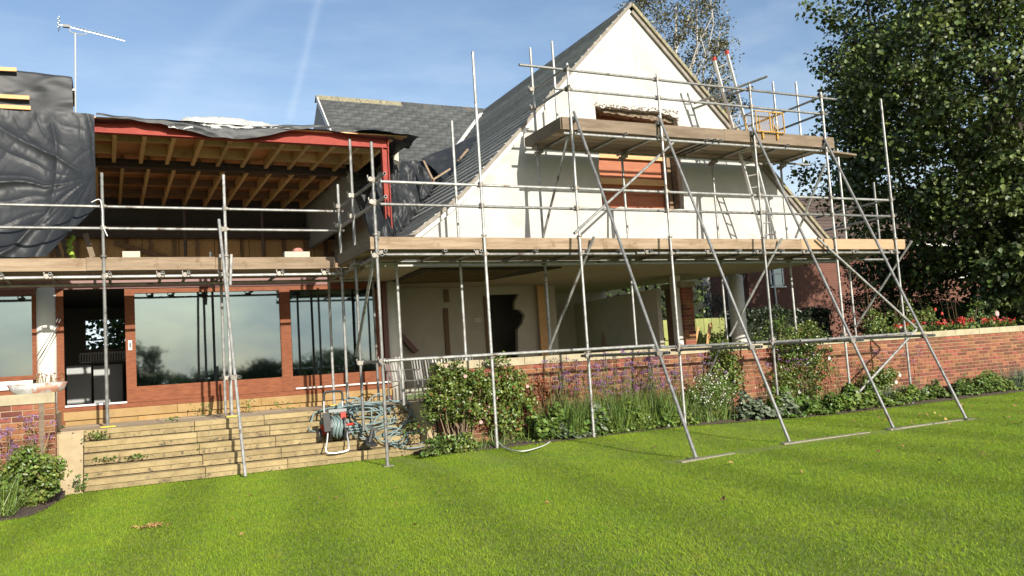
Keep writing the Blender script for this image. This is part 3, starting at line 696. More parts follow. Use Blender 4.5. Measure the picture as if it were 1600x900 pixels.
# ---- stripped room under the gable
RY = 20.9
door = [(8.86+.02, .97), (9.62, .97)]+[(9.66, 1.9), (9.72, 2.35), (9.98, 2.62), (10.0, 2.95), (9.66, 3.05), (9.6, 3.3), (9.85, 3.5), (9.2, 3.5), (8.88, 3.48)]
px_ = [at(p, 500, Y=RY).x for p in (765, 812)]
dz = at(790, 460, Y=RY).z
door = [(px_[0], 1.0)]+[(at(a, c, Y=RY).x, at(a, c, Y=RY).z) for a, c in ((810, 560), (809, 515), (817, 505), (820, 492), (813, 484), (805, 483), (805, 472), (811, 459))]+[(px_[0], dz)]
plate('room_wall', [(6.3, .99), (at(870, 500, Y=RY).x, .99), (at(870, 500, Y=RY).x, 3.758), (6.3, 3.758)], [door], lambda u, v, d: (u, RY+d, v), .15, CREAM, house)
MB().box((px_[0]-.3, RY+1.2, .99), (px_[1]+.8, RY+1.3, 3.75)).build('recess_shade_panel', DARKIN, house)  # dark panel stands in for the unlit space beyond the broken doorway
for pxs, yb, mt, zt in (((693, 700), RY-.02, DARKWOOD, 3.2), ((757, 764), RY-.03, DARKWOOD, 3.5), ((838, 849), RY-.15, PINE, 3.74)):
    MB().box((at(pxs[0], 500, Y=RY).x, yb-.03, 1.0), (at(pxs[1], 500, Y=RY).x, yb+.012, zt)).build('timber_post', TIMB if False else mt, house)
MB().box((at(693, 452, Y=RY).x, RY-.05, 3.36), (at(700, 452, Y=RY).x, RY-.004, 3.7)).build('timber_post', DARKWOOD, house)
s = at(748, 500, Y=RY); so = MB().box((s.x-.09, RY-.012, s.z-.045), (s.x+.09, RY-.001, s.z+.045)).build('socket', WHITEP, house)
for k in (-1, 0, 1): MB().box((s.x+k*.05-.012, RY-.016, s.z-.02), (s.x+k*.05+.012, RY-.0115, s.z+.02)).build('socket_hole', BLACKP, so)
MB().prism([at(621, 512, Y=RY-.2), at(655, 548, Y=RY-.2), at(648, 552, Y=RY-.2), at(620, 522, Y=RY-.2)], (0, .12, 0)).build('stair_string', MAHOG_D, house)
R2 = 23.4
xr0, xr1 = at(860, 500, Y=R2).x, at(950, 500, Y=R2).x
MB().box((xr0-.2, R2, .99), (xr1, R2+.12, 3.758)).build('room_back_wall', CREAM, house)
plate('room_side_wall', [(0, .99), (1, .99), (1, 3.42), (0, 3.36)], [], lambda u, v, d: (13.62+d, 24.3-5.4*u, v), .14, CREAM, house)
p, q = at(936, 474, Y=22.0), at(973, 548, Y=22.0); sh = MB().box((p.x, 22.15, 1.0), (q.x, 22.35, p.z)).build('shelving', MAHOG_D, house)
for k in range(4): MB().box((p.x+.48, 21.97, 1.35+k*.5), (q.x, 22.149, 1.39+k*.5)).build('shelf', VERGE, sh)
MB().box((p.x+.44, 21.96, 1.0), (p.x+.48, 22.149, p.z)).build('upright', VERGE, sh)
# brick pier, post on the far side
pr = (at(1069, 500, Y=18.6).x, at(1086, 500, Y=18.6).x); pz = at(1075, 449, Y=18.6).z
b = MB().box((pr[0]+.008, 18.608, .9), (pr[1]-.008, 19.4, pz)).build('brick_pier', MORTAR, house)
for r in range(int((pz-1)/BH)):
    z = pz-BH*(r+1)
    for k in (0, 1):
        hw = (pr[1]-pr[0])/2*(.66 if (r+k) % 2 else 1.34); a = pr[0] if k == 0 else pr[1]-hw
        MB().box((a+.004, 18.6, z+.006), (a+hw-.006, 18.7, z+BH-.006)).build('brick', BRICK, b)
MB().box((pr[0]-.06, 18.55, pz), (pr[1]+.06, 19.45, pz+.16)).build('pier_cap', COPING, house)
MB().box((at(1058, 500, Y=18.7).x, 18.7, .9), (at(1068, 500, Y=18.7).x, 18.9, 3.75)).build('white_post', COLUMN, house)

# ================================================================== SCAFFOLD
scaf = thing('scaffold', (10, 15, 0), 'galvanised tube scaffold with two boarded lifts wrapped around the white gable', 'scaffold')
TR = .0285
def pole(name, p, q, r=TR, mat=GALV): return MB().tube([p, q], r, 10, hollow=True).build(name, mat, scaf, smooth=False)
OY, IY, LY, LIY = 14.4, 15.75, 16.9, 18.25
CO = bpy.data.meshes.new('coupler')
_b = MB().tube([(0, 0, -.042), (0, 0, .042)], .045, 10).tube([(-.042, .06, 0), (.042, .06, 0)], .045, 10).box((-.03, .0, -.03), (.03, .06, .03)).tube([(.05, -.02, 0), (.09, -.02, 0)], .012, 6).tube([(.0, .10, .03), (.0, .10, .08)], .012, 6).box((.03, -.035, -.02), (.055, .04, .02))
CO.from_pydata(_b.v, [], _b.f); CO.materials.append(COUP)
def coup(x, y, z, rz=0): inst('coupler', CO, (x, y, z), scaf, (0, 0, rz+random.choice((0, 0, math.pi))*0))
outer = {'E': (4.4, 581, 222, 0), 'F': (6.52, 739, 81, .07), 'G': (8.62, 886, 99, .06), 'H': (10.85, 1026, 115, .06), 'I': (13.43, 1174, 132, .04), 'J': (15.65, 1281, 144, .02), 'K': (17.70, 1376, 155, .02)}
OX = []
for k, (x, px, py, zb) in outer.items():
    zt = at(px, py, Y=OY).z; pole('standard', (x, OY, zb), (x+.0, OY, zt)); OX.append(x)
for x, px, py, zb in ((5.2, None, 3.95, .97), (6.56, 706, 189, .97), (8.52, 830, 75, .97), (9.08, 864, 65, 6.35), (10.7, None, 6.28, .97), (13.29, None, 6.28, .97), (15.48, 1208, 128, .97), (17.52, 1300, 232, .97), (16.27, 1243, 128, 6.3), (18.75, 1364, 285, 3.9)):
    zt = at(px, py, Y=IY).z if px else py; pole('standard', (x, IY, zb), (x, IY, zt))
pole('standard', (4.4, 15.82, .55), (4.4, 15.82, 6.22))
LX = (-2.15, .01, 2.15, 4.4)
for x, px, py in ((.01, 155.5, 270), (2.15, 346.5, 273), (4.4, 523, 288)): pole('standard', (x, LY, PZ+.03), (x, LY, at(px, py, Y=LY).z))
pole('standard', (-2.15, LY, .9), (-2.15, LY, 5.7))
for x, zt in ((.02, 3.75), (2.2, 4.3), (4.45, 3.95), (5.45, 3.95)):
    pole('standard', (x, LIY, PZ+.03), (x, LIY, zt))
pole('standard', (2.28, LIY-.2, PZ+.03), (2.28, LIY-.2, 2.0)); pole('standard', (2.02, LIY+.05, 3.6), (2.02, LIY+.05, 4.35))
# ledgers and guard rails on the gable side
RY_ = OY+.058
def rail(name, a, b, Y): pa, pb = at(*a, Y=Y), at(*b, Y=Y); z = (pa.z+pb.z)/2; pole(name, (pa.x, Y, z+(pa.z-z)*.6), (pb.x, Y, z+(pb.z-z)*.6)); return z
zr1 = rail('guard_rail', (594, 283.5), (1389, 313), RY_); zr2 = rail('guard_rail', (594, 319), (1392, 338), RY_)
zu1 = rail('guard_rail', (811, 100.5), (1306, 156), RY_); zu2 = rail('guard_rail', (866, 138), (1292, 179), RY_)
zl = 3.745; pole('ledger', (4.45, RY_, zl), (9.95, RY_, zl)); pole('ledger', (10.0, RY_, zl+.012), (17.85, RY_, zl+.012))
pole('ledger', (4.3, IY-.06, zl), (11, IY-.06, zl)); pole('ledger', (11.03, IY-.06, zl), (18.9, IY-.06, zl))
zul = 6.22; pole('ledger', (8.45, RY_, zul), (15.8, RY_, zul)); pole('ledger', (8.2, IY-.06, zul), (16.4, IY-.06, zul))
pole('ledger', (4.4, RY_-.11, 1.84), (10.2, RY_-.11, 1.82)); pole('ledger', (9.7, RY_, 1.78), (14.6, RY_, 1.73)); pole('ledger', (14.2, RY_-.11, 1.72), (17.9, RY_-.11, 1.74))
# low ties out to the rakers and the tube joining the rakers
feet = [(8.17, 10.64), (10.41, 10.98), (12.93, 10.98), (14.92, 10.97)]
tops = [(8.68, OY-.07, 6.56), (10.79, OY-.07, 6.62), (13.38, OY-.07, 6.55), (15.6, OY-.07, 6.4)]
for (fx, fy), tp, gx_ in zip(feet, tops, (8.62, 10.85, 13.43, 15.65)):
    f0 = Vector((fx, fy, .02)); t0 = Vector(tp); d = (t0-f0).normalized(); pole('raker', f0, t0+d*.12)
    t = (1.66-f0.z)/(t0.z-f0.z); c = f0.lerp(t0, t)
    pole('tie_tube', (c.x+.06, c.y-.2, 1.66), (gx_+.06, OY+.35, 1.70)); coup(c.x+.03, c.y, 1.66, 1.57); coup(gx_+.03, OY, 1.70, 1.57)
    coup(t0.x, OY-.03, t0.z-.05)
    MB().box((fx-.1, fy-.1, .0), (fx+.1, fy+.1, .022)).build('base_plate', COUP, scaf)
# left rails
z1 = at(260, 325, Y=LY+.058).z; z2 = at(260, 358, Y=LY+.058).z
for nm, z in (('guard_rail', z1), ('guard_rail', z2), ('ledger', 3.70)):
    pole(nm, (-3.2, LY+.058, z+.005), (4.5, LY+.058, z))
pole('ledger', (-3.2, LIY-.06, 3.70), (5.6, LIY-.06, 3.70))
# return rails from the left lift out to the corner, right hand returns, upper returns
for z in (at(525, 329, X=4.46).z, at(532, 355, X=4.46).z): pole('guard_rail', (4.46, LY+.15, z), (4.46, OY-.5, z))
pole('ledger', (4.46, LIY, 3.72), (4.46, OY-.12, 3.72))
for z in (zr1+.03, zr2+.03):
    pole('guard_rail', (17.76, OY-.05, z), (17.85, 17.0, z))
for z in (zu1+.02, zu2+.02):
    pole('guard_rail', (8.56, OY-.12, z), (8.56, IY+.2, z)); pole('guard_rail', (15.72, OY-.08, z), (15.72, IY+1.3, z))
pa = at(1155, 235, Y=OY+.5); pole('guard_rail', (13.55, OY-.45, zu1+.15), (13.15, IY+.3, zu1+.15)); pole('guard_rail', (13.62, OY+.1, zu1+.1), (13.3, IY+.6, zu1+.1))
# transoms (their open ends show under the boards)
tx = [4.55, 5.7, 6.42, 7.6, 8.75, 9.55, 10.3, 10.98, 11.9, 12.7, 13.3, 13.95, 14.7, 15.5, 16.3, 17.2, 17.6]
for x in tx: pole('transom', (x, OY-.06, zl+.057), (x+.03, 15.98, zl+.057)); 
for x in tx[::2]: coup(x, OY+.05, zl+.03, 1.57)
for x in (8.75, 9.9, 10.75, 12.05, 12.25, 12.42, 13.55, 14.4, 15.5): pole('transom', (x, OY-.07, zul+.057), (x+.03, 16.05, zul+.057))
for x in (-1.6, -.85, .1, 1.0, 1.45, 2.1, 3.2, 4.1): pole('transom', (x, LY-.06, 3.757), (x+.02, 18.5, 3.757)); coup(x, LY+.04, 3.72, 1.57)
# boards
def boards(x0, x1, y0, n, z, mat, w=.258, L=4.4):
    for r in range(n):
        x = x0-(r % 3)*.9; y = y0+r*(w+.016)
        while x < x1-.02:
            a, c = max(x0, x), min(x1, x+L)
            if c-a > .1: MB().box((a+.004, y, z+random.uniform(0, .012)), (c-.004, y+w, z+.045)).build('scaffold_board', mat, scaf)
            x += L
boards(4.32, 18.05, OY+.09, 5, zl+.088, BOARD_UNDER)
boards(5.75, 18.05, OY+.09+5*.276, 1, zl+.088, BOARD_UNDER)
boards(8.42, 15.95, OY+.09, 6, zul+.088, BOARD_UNDER)
boards(-3.4, 5.5, LY+.1, 5, 3.79, BOARD_UNDER)
for k in range(4): MB().box((4.34+.275*k, OY+1.5, 3.838), (4.34+.275*k+.26, LY+.05, 3.88)).build('scaffold_board', BOARD_UNDER, scaf)
MB().bar((15.2, OY+.45, 6.36), (17.35, OY+.75, 6.36), .27, .045).build('scaffold_board', BOARD_OLD, scaf)
# toe boards
def toe(a, b, z0, z1, mat, Y=None, X=None, th=.045):
    if Y is not None: MB().box((a, Y, z0), (b, Y+th, z1)).build('toe_board', mat, scaf)
    else: MB().box((X, a, z0), (X+th, b, z1)).build('toe_board', mat, scaf)
toe(4.30, 9.19, 3.84, 4.065, BOARD, Y=OY+.035); toe(9.195, 14.6, 3.845, 4.07, BOARD, Y=OY+.035); toe(14.605, 18.08, 3.84, 4.085, M('new_timber', (.36, .235, .125), (.44, .30, .175), 2.5, .8, stretch=(1, 6, 9)), Y=OY+.035)
toe(OY+.083, LY-.1, 3.85, 4.07, BOARD_OLD, X=4.30)
toe(-3.4, -.28, 3.815, 4.045, BOARD, Y=LY+.035); toe(-.275, 1.95, 3.82, 4.06, BOARD, Y=LY+.035); toe(1.955, 4.28, 3.815, 4.05, BOARD, Y=LY+.035)
toe(8.43, 12.6, 6.30, 6.555, BOARD_OLD, Y=OY+.035); toe(12.605, 15.97, 6.305, 6.57, BOARD_OLD, Y=OY+.035)
toe(OY+.083, 16.1, 6.31, 6.56, BOARD_OLD, X=8.41)
# braces
def brace(p, q, r=TR): pole('brace', p, q, r)
brace(at(897, 365, Y=OY-.06), at(1052, 223, Y=OY-.06)); brace(at(849, 369, Y=IY-.1), at(888, 212, Y=OY+.12))
for (a, c) in (((928, 370), (858, 545)), ((1222, 372), (1140, 525)), ((1425, 376), (1336, 512))): brace(at(*a, Y=OY-.12), at(*c, Y=IY-.15))
brace(at(1277, 372, Y=OY-.06), at(1432, 513, Y=OY-.06)); brace(at(1289, 256, Y=OY+.12), at(1243, 372, Y=IY-.1))
brace(at(1432, 515, Y=OY-.06), at(1329, 627, Y=OY-.06)); brace(at(1130, 532, Y=OY+.4), at(1102, 598, Y=15.3), .022)
brace(at(592, 362, Y=OY-.06), at(556, 557, Y=15.76))
pole('tie_tube', (4.46, OY-.1, 1.84), (4.47, 15.95, 1.84)); coup(4.43, 15.82, 1.84, 1.57); coup(4.43, OY, 1.84, 1.57)
f0 = Vector((2.11, 15.14, .02)); t0 = Vector((2.04, LY-.02, at(338, 350, Y=LY-.02).z)); pole('raker', f0, t0+(t0-f0).normalized()*.1)
tt = (1.72-f0.z)/(t0.z-f0.z); c = f0.lerp(t0, tt); pole('tie_tube', (c.x+.06, c.y-.15, 1.72), (c.x+.03, LIY-.1, 1.72)); coup(c.x+.02, c.y, 1.72, 1.57); coup(2.1, LY, 1.72, 1.57); coup(2.1, LY, t0.z-.1)
pole('tie_tube', (2.2, LY-.04, 3.5), (2.24, LY-.04, 4.1))
# couplers on the outer rows
for x in OX:
    for z in (zr1, zr2, zl):
        coup(x, OY, z)
    if 8 < x < 16:
        for z in (zu1, zu2, zul): coup(x, OY, z)
    coup(x, OY, 1.8)
for x in (8.52, 15.48):
    for z in (zu1, zu2): coup(x, IY, z, 1.57)
for x in LX:
    for z in (z1, z2, 3.70): coup(x, LY, z)
for x in (8.52, 10.7, 13.29, 15.48):
    coup(x, IY, zul-.1); coup(x, IY, zl); coup(x+.06, IY-.08, zul-.05, 1.57)
for z in (at(525, 329, X=4.46).z, at(532, 355, X=4.46).z, 3.72): coup(4.4, 15.82, z, 1.57); coup(4.4, LY, z, 1.57); coup(4.4, OY, z, 1.57)
# collars above the toe boards, base plates, yellow base markers
for x in OX: MB().tube([(x, OY, 4.085), (x, OY, 4.115)], .055, 10).build('collar', COUP, scaf)
for x in LX[1:]: MB().tube([(x, LY, 4.06), (x, LY, 4.09)], .055, 10).build('collar', COUP, scaf)
for x, y in ((.01, LY), (2.15, LY), (2.2, LIY), (4.45, LIY), (5.45, LIY)):
    MB().box((x-.11, y-.08, PZ+.005), (x+.13, y+.08, PZ+.03)).build('base_plate', YPLASTIC if y == LY or x > 4 else BOARD_OLD, scaf)
for x, y, z in ((4.4, OY, 0), (4.4, 15.82, .39)): MB().box((x-.09, y-.09, z), (x+.09, y+.09, z+.02)).build('base_plate', COUP, scaf)
# sole boards sunk in the grass under the rakers
sb = M('dusty_sole_board', (.24, .215, .155), (.31, .28, .21), 3, .95, stretch=(1, 6, 1))
for x0, x1, y0, y1, lab in ((7.75, 8.95, 10.50, 10.72, 'grey sole board under the foot of the raker closest to the steps'), (10.2, 12.3, 10.93, 11.0, 'grey sole board half buried in grass under the second raker from the steps'), (12.75, 14.95, 10.94, 11.01, 'long grey sole board joining the feet of the two rakers farthest from the steps')):
    tag(MB().bar((x0, y0, .008), (x1, y1, -.003), .10, .03).build('sole_board', sb, org=((x0+x1)/2, (y0+y1)/2, 0)), lab, 'board', 'sole boards on the lawn')

# ================================================================== LADDER, CAGE, SMALL THINGS ON THE SCAFFOLD
def ladder_build():
    t = thing('ladder', at(1200, 372, Y=15.3), 'aluminium ladder with red capped tops rising through the upper boarded lift', 'ladder')
    a0, a1 = at(1196, 385, Y=15.45), at(1116, 94, Y=15.1); b0, b1 = at(1216, 385, Y=15.25), at(1136, 84, Y=14.9)
    for p, q in ((a0, a1), (b0, b1)):
        MB().bar(p, q, .035, .075, (0, 1, 0)).build('stile', ALU, t)
        d = (q-p).normalized(); MB().bar(q-d*.01, q+d*.07, .05, .09, (0, 1, 0)).build('end_cap', REDP, t)
    for k in range(1, 16):
        f = k/15.7; MB().tube([a0.lerp(a1, f), b0.lerp(b1, f)], .018, 8).build('rung', ALU, t)
ladder_build()
cg = thing('mesh_guard', (13.95, OY+.0, 6.5), 'yellow wire mesh guard hooked over the toe board of the upper lift', 'mesh guard')
gx0, gx1 = at(1181, 190, Y=OY-.02).x, at(1224, 190, Y=OY-.02).x; gz0, gz1 = at(1200, 206, Y=OY-.02).z, at(1200, 175, Y=OY-.02).z
fr = MB()
for yy in (OY-.03, OY+.32):
    for p, q in (((gx0, gz0), (gx1, gz0)), ((gx0, gz1), (gx1, gz1)), ((gx0, gz0), (gx0, gz1)), ((gx1, gz0), (gx1, gz1)), (((gx0+gx1)/2, gz0), ((gx0+gx1)/2, gz1))): fr.bar((p[0], yy, p[1]), (q[0], yy, q[1]), .022, .022)
for x_ in (gx0, gx1): fr.bar((x_, OY-.03, gz1), (x_, OY+.32, gz1), .02, .02); fr.bar((x_, OY-.03, gz0), (x_, OY+.32, gz0), .02, .02)
fr.build('frame', YELLOW, cg)
for yy in (OY-.028, OY+.318):
    b = MB(); nW = 11
    for k in range(-8, nW):
        for sg in (1, -1):
            xs0 = gx0+(gx1-gx0)*(k/nW); dx = .26; pa_, pb_ = (xs0, gz0), (xs0+dx, gz1)
            if sg < 0: pa_, pb_ = (xs0+dx, gz0), (xs0, gz1)
            # clip to the frame
            seg = []
            for t in (0, .25, .5, .75, 1):
                X = pa_[0]+(pb_[0]-pa_[0])*t; Z = pa_[1]+(pb_[1]-pa_[1])*t
                if gx0 <= X <= gx1: seg.append((X, yy, Z))
            if len(seg) > 1: b.tube([seg[0], seg[-1]], .004, 4)
    tag(b.build('wire_mesh', YELLOW, cg), kind='stuff')
for x_ in (gx0+.2, gx1-.2): MB().box((x_-.02, OY-.01, gz0-.16), (x_+.02, OY+.03, gz0+.02)).build('hook', YELLOW, cg)
for px, py, w_2, h_, lab in ((205, 397, .30, .12, 'small pale aerated block standing on the lower lift nearer the hanging black sheet'), (463, 396, .50, .11, 'long pale aerated block on the lower lift near its corner')):
    p = at(px, py+5, Y=LY+.2); tag(MB().box((p.x-w_2/2, LY+.09, 4.0), (p.x+w_2/2, LY+.3, 4.06+h_)).build('block', BLOCK, org=(p.x, LY+.2, 4.0)), lab, 'block', 'blocks left on the boards')
b = MB(); p = at(465, 388, Y=LY+.35)
b.sphere((p.x, LY+.33, 4.22), .09, 8, 5, (1.2, 1, .7)); tag(b.build('work_glove', M('pink_glove', (.5, .2, .16), (.4, .15, .12), 8, .8), org=(p.x, LY+.33, 4.15)), 'crumpled reddish work glove behind the long pale block', 'glove')
b = MB()
for i in range(7):
    p = at(108+random.uniform(-2, 8), 372+i*5, Y=17.9); b.sphere(p, .045, 7, 5, (1.2, .6, 1.3))
tag(b.build('hi_vis_vest', HIVIS, smooth=True, org=at(112, 400, Y=17.9)), 'crumpled yellow green hi-vis vest hanging under the black sheet', 'vest')
pl = thing('leaning_planks', (.0, 18.3, 4.1), 'rough timber planks leaning behind the hi-vis vest', 'planks')
for a, c in (((98, 372), (107, 402)), ((133, 365), (145, 402)), ((85, 380), (93, 402))): MB().bar(at(*a, Y=18.3), at(*c, Y=18.2), .10, .04, (0, 1, 0)).build('plank', BOARD_OLD, pl)
rp = MB().tube(spline([at(143, 316, Y=16.86), at(156, 312, Y=16.84), at(160, 330, Y=16.84), at(161, 352, Y=16.85), at(168, 369, Y=16.8)]), .009, 6)
tag(rp.build('white_cord', WHITEP, org=at(156, 330, Y=16.86)), 'white cord tying the black sheet to a scaffold standard', 'cord')

# ================================================================== TARPS AND ROOF CLUTTER
def sheet(name, fn, nu, nv, mat, label, cat, org, crump=.05, sc=3.0, parent=None, seed=0, th=.004, an=(1, 1, 1)):
    V = []
    for j in range(nv+1):
        for i in range(nu+1):
            u, v = i/nu, j/nv; p = Vector(fn(u, v)); q = Vector((p.x*an[0], p.y*an[1], p.z*an[2]))*sc
            r = 1-abs(wob(q.x*.9+seed, q.y*.9, q.z*.9))*2; r2 = 1-abs(wob(q.x*2.3+seed, q.y*2.3+4, q.z*2.3))*2
            g1 = abs(wob(q.x*1.1+.8*q.z+seed, q.y*.6, q.z*.45-.3*q.x)); g2 = abs(wob(q.x*2.6-1.2*q.z+seed, q.y, q.z*1.1+7)); g3 = abs(wob(q.x*5+2*q.z, q.y*2+seed, q.z*2.5))
            p += Vector((.25*wob(q.x+seed+3, q.y, q.z)*crump, -((1-g1*2.2)*.55+(1-g2*2)*.3+(1-g3*2)*.13)*crump, .3*crump*wob(q.x, q.y+9, q.z+seed))); V.append(p)
    Fc = np.array([(j*(nu+1)+i, j*(nu+1)+i+1, (j+1)*(nu+1)+i+1, (j+1)*(nu+1)+i) for j in range(nv) for i in range(nu)])
    o = npmesh(name, np.array([tuple(p) for p in V]), Fc, mat, None, org, smooth=True)
    return tag(o, label, cat)
# sheet hanging from the flat roof down over the lift
def hang(u, v):
    x = -3.4+u*(3.4-.07); zt = 7.33-.05*u+.03*math.sin(u*9)
    ub = u; px = -120+270*u; yb = 400 if px < 70 else 400-(px-70)*.92; 
    zb = at(px, yb, Y=17.3).z
    y = 18.85-(1.75*v**1.5)*(.55+.45*u); z = zt+(zb-zt)*v
    y += .13*math.sin(7*u+3.5*v)*v*(1-v)*2+.07*math.sin(16*u-8*v)*v*(1-.4*v)
    X_m, Z_m = u*3.3, v*3.0; dx, dz_ = X_m-3.3, Z_m-1.85; rr_ = math.hypot(dx, dz_); th_ = math.atan2(dz_, -dx)
    f1 = 1-abs(math.sin(th_*5.2+1.5*wob(rr_*.5, th_, 3)+.6)); f2 = 1-abs(math.sin(th_*12+2.2*wob(rr_*.9, th_*2, 8)))
    y -= (.17*f1**3.2+.05*f2**3)*min(1, rr_/1.6)*(.25+.75*min(1, v*2.2))
    g1 = 1-abs(math.sin(X_m*2.6+1.7*wob(X_m*.5, Z_m*.4, 5))); y -= .09*g1**4*(1-v)**.7*min(1, v*5)
    y -= .016*(1-min(1, abs(4*wob(X_m*1.3+Z_m, Z_m*1.1-X_m*.5, 11))))**2+.006*(1-min(1, abs(4*wob(X_m*3.1-Z_m*1.5, Z_m*2.4+X_m, 17))))**2
    xx = x*(1-.0*v); d = at(px, 300, Y=18.85).x; k = y/18.85
    return (d*k*(1.0), y, z-.12*math.sin(math.pi*v)*math.sin(6*u+1)*v)
sheet('tarpaulin', hang, 150, 120, TARP, 'black plastic sheet hanging in folds from the flat roof down to the lower lift', 'tarpaulin', (-1.3, 18, 4.3), .010, 3, seed=2)
# tarped roof block behind, with battens
bx1 = at(113, 140, Y=21).x
def blk(u, v):
    x = -5.2+u*(bx1+5.2); k = v*2.2
    if k < 1: return (x, 21.0+.04*math.sin(x*3), 7.3+(8.98-.2*u-7.3)*k)
    return (x, 21.0+(k-1)*2.2, 8.98-.2*u+.1*min(1, (k-1)*6))
sheet('tarpaulin', blk, 90, 60, TARP, 'black plastic sheet wrapping the raised roof block beside the aerial', 'tarpaulin', (-2.5, 21.5, 7.3), .10, 1.3, seed=5, an=(.35, 1, 1.6))
tag(MB().box((-5.2, 21.15, 7.29), (bx1-.06, 23.2, 8.7)).build('roof_block', DARKIN, org=(-2.8, 22, 7.3)), 'raised roof upstand under the black sheet beside the aerial', 'upstand')
for (a, c, lab) in (((-60, 105), (26, 109), 'topmost of three pale battens pinning the wrapped roof block'), ((-60, 147), (46, 153), 'middle one of three pale battens pinning the wrapped roof block'), ((-60, 163), (48, 169), 'lowest of three pale battens pinning the wrapped roof block')):
    p, q = at(*a, Y=20.86), at(*c, Y=20.86); tag(MB().bar(p, q, .05, .085, (0, 0, 1)).build('batten', PINE, org=q), lab, 'batten', 'battens on the black sheet')
def flat(u, v):
    x = -.5+u*7.3; y = DY-.12+v*6
    z = 7.33+.0*u+.06*math.sin(u*11)*.6+(.16*math.exp(-((u-.46)/.12)**2))*(1-abs(v-.15))
    if v < .05: z -= .10+.05*math.sin(u*17)*(1 if u < .55 else .5); y -= .02
    if u > .93: z -= (u-.93)*2.2
    return (x, y, z)
sheet('tarpaulin', flat, 90, 40, TARP, 'black plastic sheet laid over the flat roof above the red steel beam', 'tarpaulin', (3, 21, 7.3), .06, 2.2, seed=8)
DR = ((150, 177, 181), (200, 183, 187), (250, 187, 194), (300, 193, 206), (335, 197, 214), (365, 199, 217), (400, 200, 216), (430, 197, 209), (460, 196, 203), (500, 196, 200), (560, 199, 203), (600, 203, 208))
def drape(u, v):
    px = 150+450*u; y0 = np.interp(px, [d[0] for d in DR], [d[1] for d in DR]); y1 = np.interp(px, [d[0] for d in DR], [d[2] for d in DR])
    y0 += 7*math.exp(-((px-345)/60)**2)*0; yy = DY-.16+max(0, (.35-v))*.5; return at(px, y0+(y1-y0)*max(0, (v-.3)/.7), Y=yy)+Vector((0, 0, .01*math.sin(px*.13)))
sheet('tarpaulin', drape, 120, 10, TARP, 'edge of black sheet sagging over the front of the red steel beam', 'tarpaulin', (3, 18.9, 7.2), .04, 3, seed=31, an=(.35, 1, 1.5))
def lip(u, v):
    t = u; a = at(560+95*t, 206+12*t*t, Y=DY-.1); y = DY-.25+v*1.2*(1-.2*t)
    return (a.x, y, a.z+.09*math.sin(v*3.1)-.05*v+.02*math.sin(u*9))
sheet('tarpaulin', lip, 30, 12, TARP, 'curled end of black sheet jutting past the red steel column', 'tarpaulin', (6.5, 19.2, 7.2), .05, 3, seed=12)
def foil(u, v):
    pp = 262+190*u; a = at(pp, 203, Y=19.0); t = at(pp, float(np.interp(pp, (262, 285, 305, 330, 365, 400, 425, 452), (193, 185.5, 182.5, 181, 184.5, 189.5, 193.5, 198))), Y=19.1); h = (t.z-a.z)*math.sin(math.pi*min(1, v*.62))
    return (a.x, 18.92+v*.28, a.z-.0+h)
sheet('insulation_roll', foil, 50, 14, FOIL, 'silver foil insulation bundled on top of the flat roof', 'insulation', (3, 20.4, 7.4), .09, 5, seed=15)
# sheets stuffed in the junction between the two roofs
def junc(u, v):
    L = [(597, 250), (585, 290), (568, 330), (575, 372)]; R = [(703, 250), (682, 282), (660, 320), (628, 372)]
    i = min(2, int(v*3)); f = v*3-i; l = (L[i][0]+(L[i+1][0]-L[i][0])*f, L[i][1]+(L[i+1][1]-L[i][1])*f); r = (R[i][0]+(R[i+1][0]-R[i][0])*f, R[i][1]+(R[i+1][1]-R[i][1])*f)
    y = 20.4-1.0*v-.5*math.sin(math.pi*u)*v+1.0*u*(1-v)
    return at(l[0]+(r[0]-l[0])*u, l[1]+(r[1]-l[1])*u, Y=y)
sheet('tarpaulin', junc, 90, 84, TARP, 'crumpled black sheet stuffed between the red column and the slate gable roof', 'tarpaulin', (7.3, 20, 4.4), .30, 1.5, seed=21, an=(1.3, 1, .8))
def vall(u, v):
    P0, P1, P2, P3 = (655, 250), (762, 205), (700, 285), (745, 232)
    a = (P0[0]+(P1[0]-P0[0])*u, P0[1]+(P1[1]-P0[1])*u); c = (P2[0]+(P3[0]-P2[0])*u, P2[1]+(P3[1]-P2[1])*u)
    return at(a[0]+(c[0]-a[0])*v, a[1]+(c[1]-a[1])*v, Y=21.0-1.2*v+.3*u)
sheet('tarpaulin', vall, 34, 22, TARP, 'black sheet pushed up the valley between the slate roofs', 'tarpaulin', (8.6, 21, 6.5), .14, 2.2, seed=25)
for (a, c, y0, y1, lab) in (((662, 252), (678, 285), 19.9, 19.0, 'pale batten across the crumpled sheet under the valley'), ((676, 281), (703, 264), 19.0, 19.2, 'pale batten along the foot of the valley sheet'), ((715, 252), (731, 233), 19.4, 19.6, 'short pale batten highest up the valley sheet')):
    tag(MB().bar(at(*a, Y=y0), at(*c, Y=y1), .05, .04).build('batten', BOARD, org=at(*a, Y=y0)), lab, 'batten')
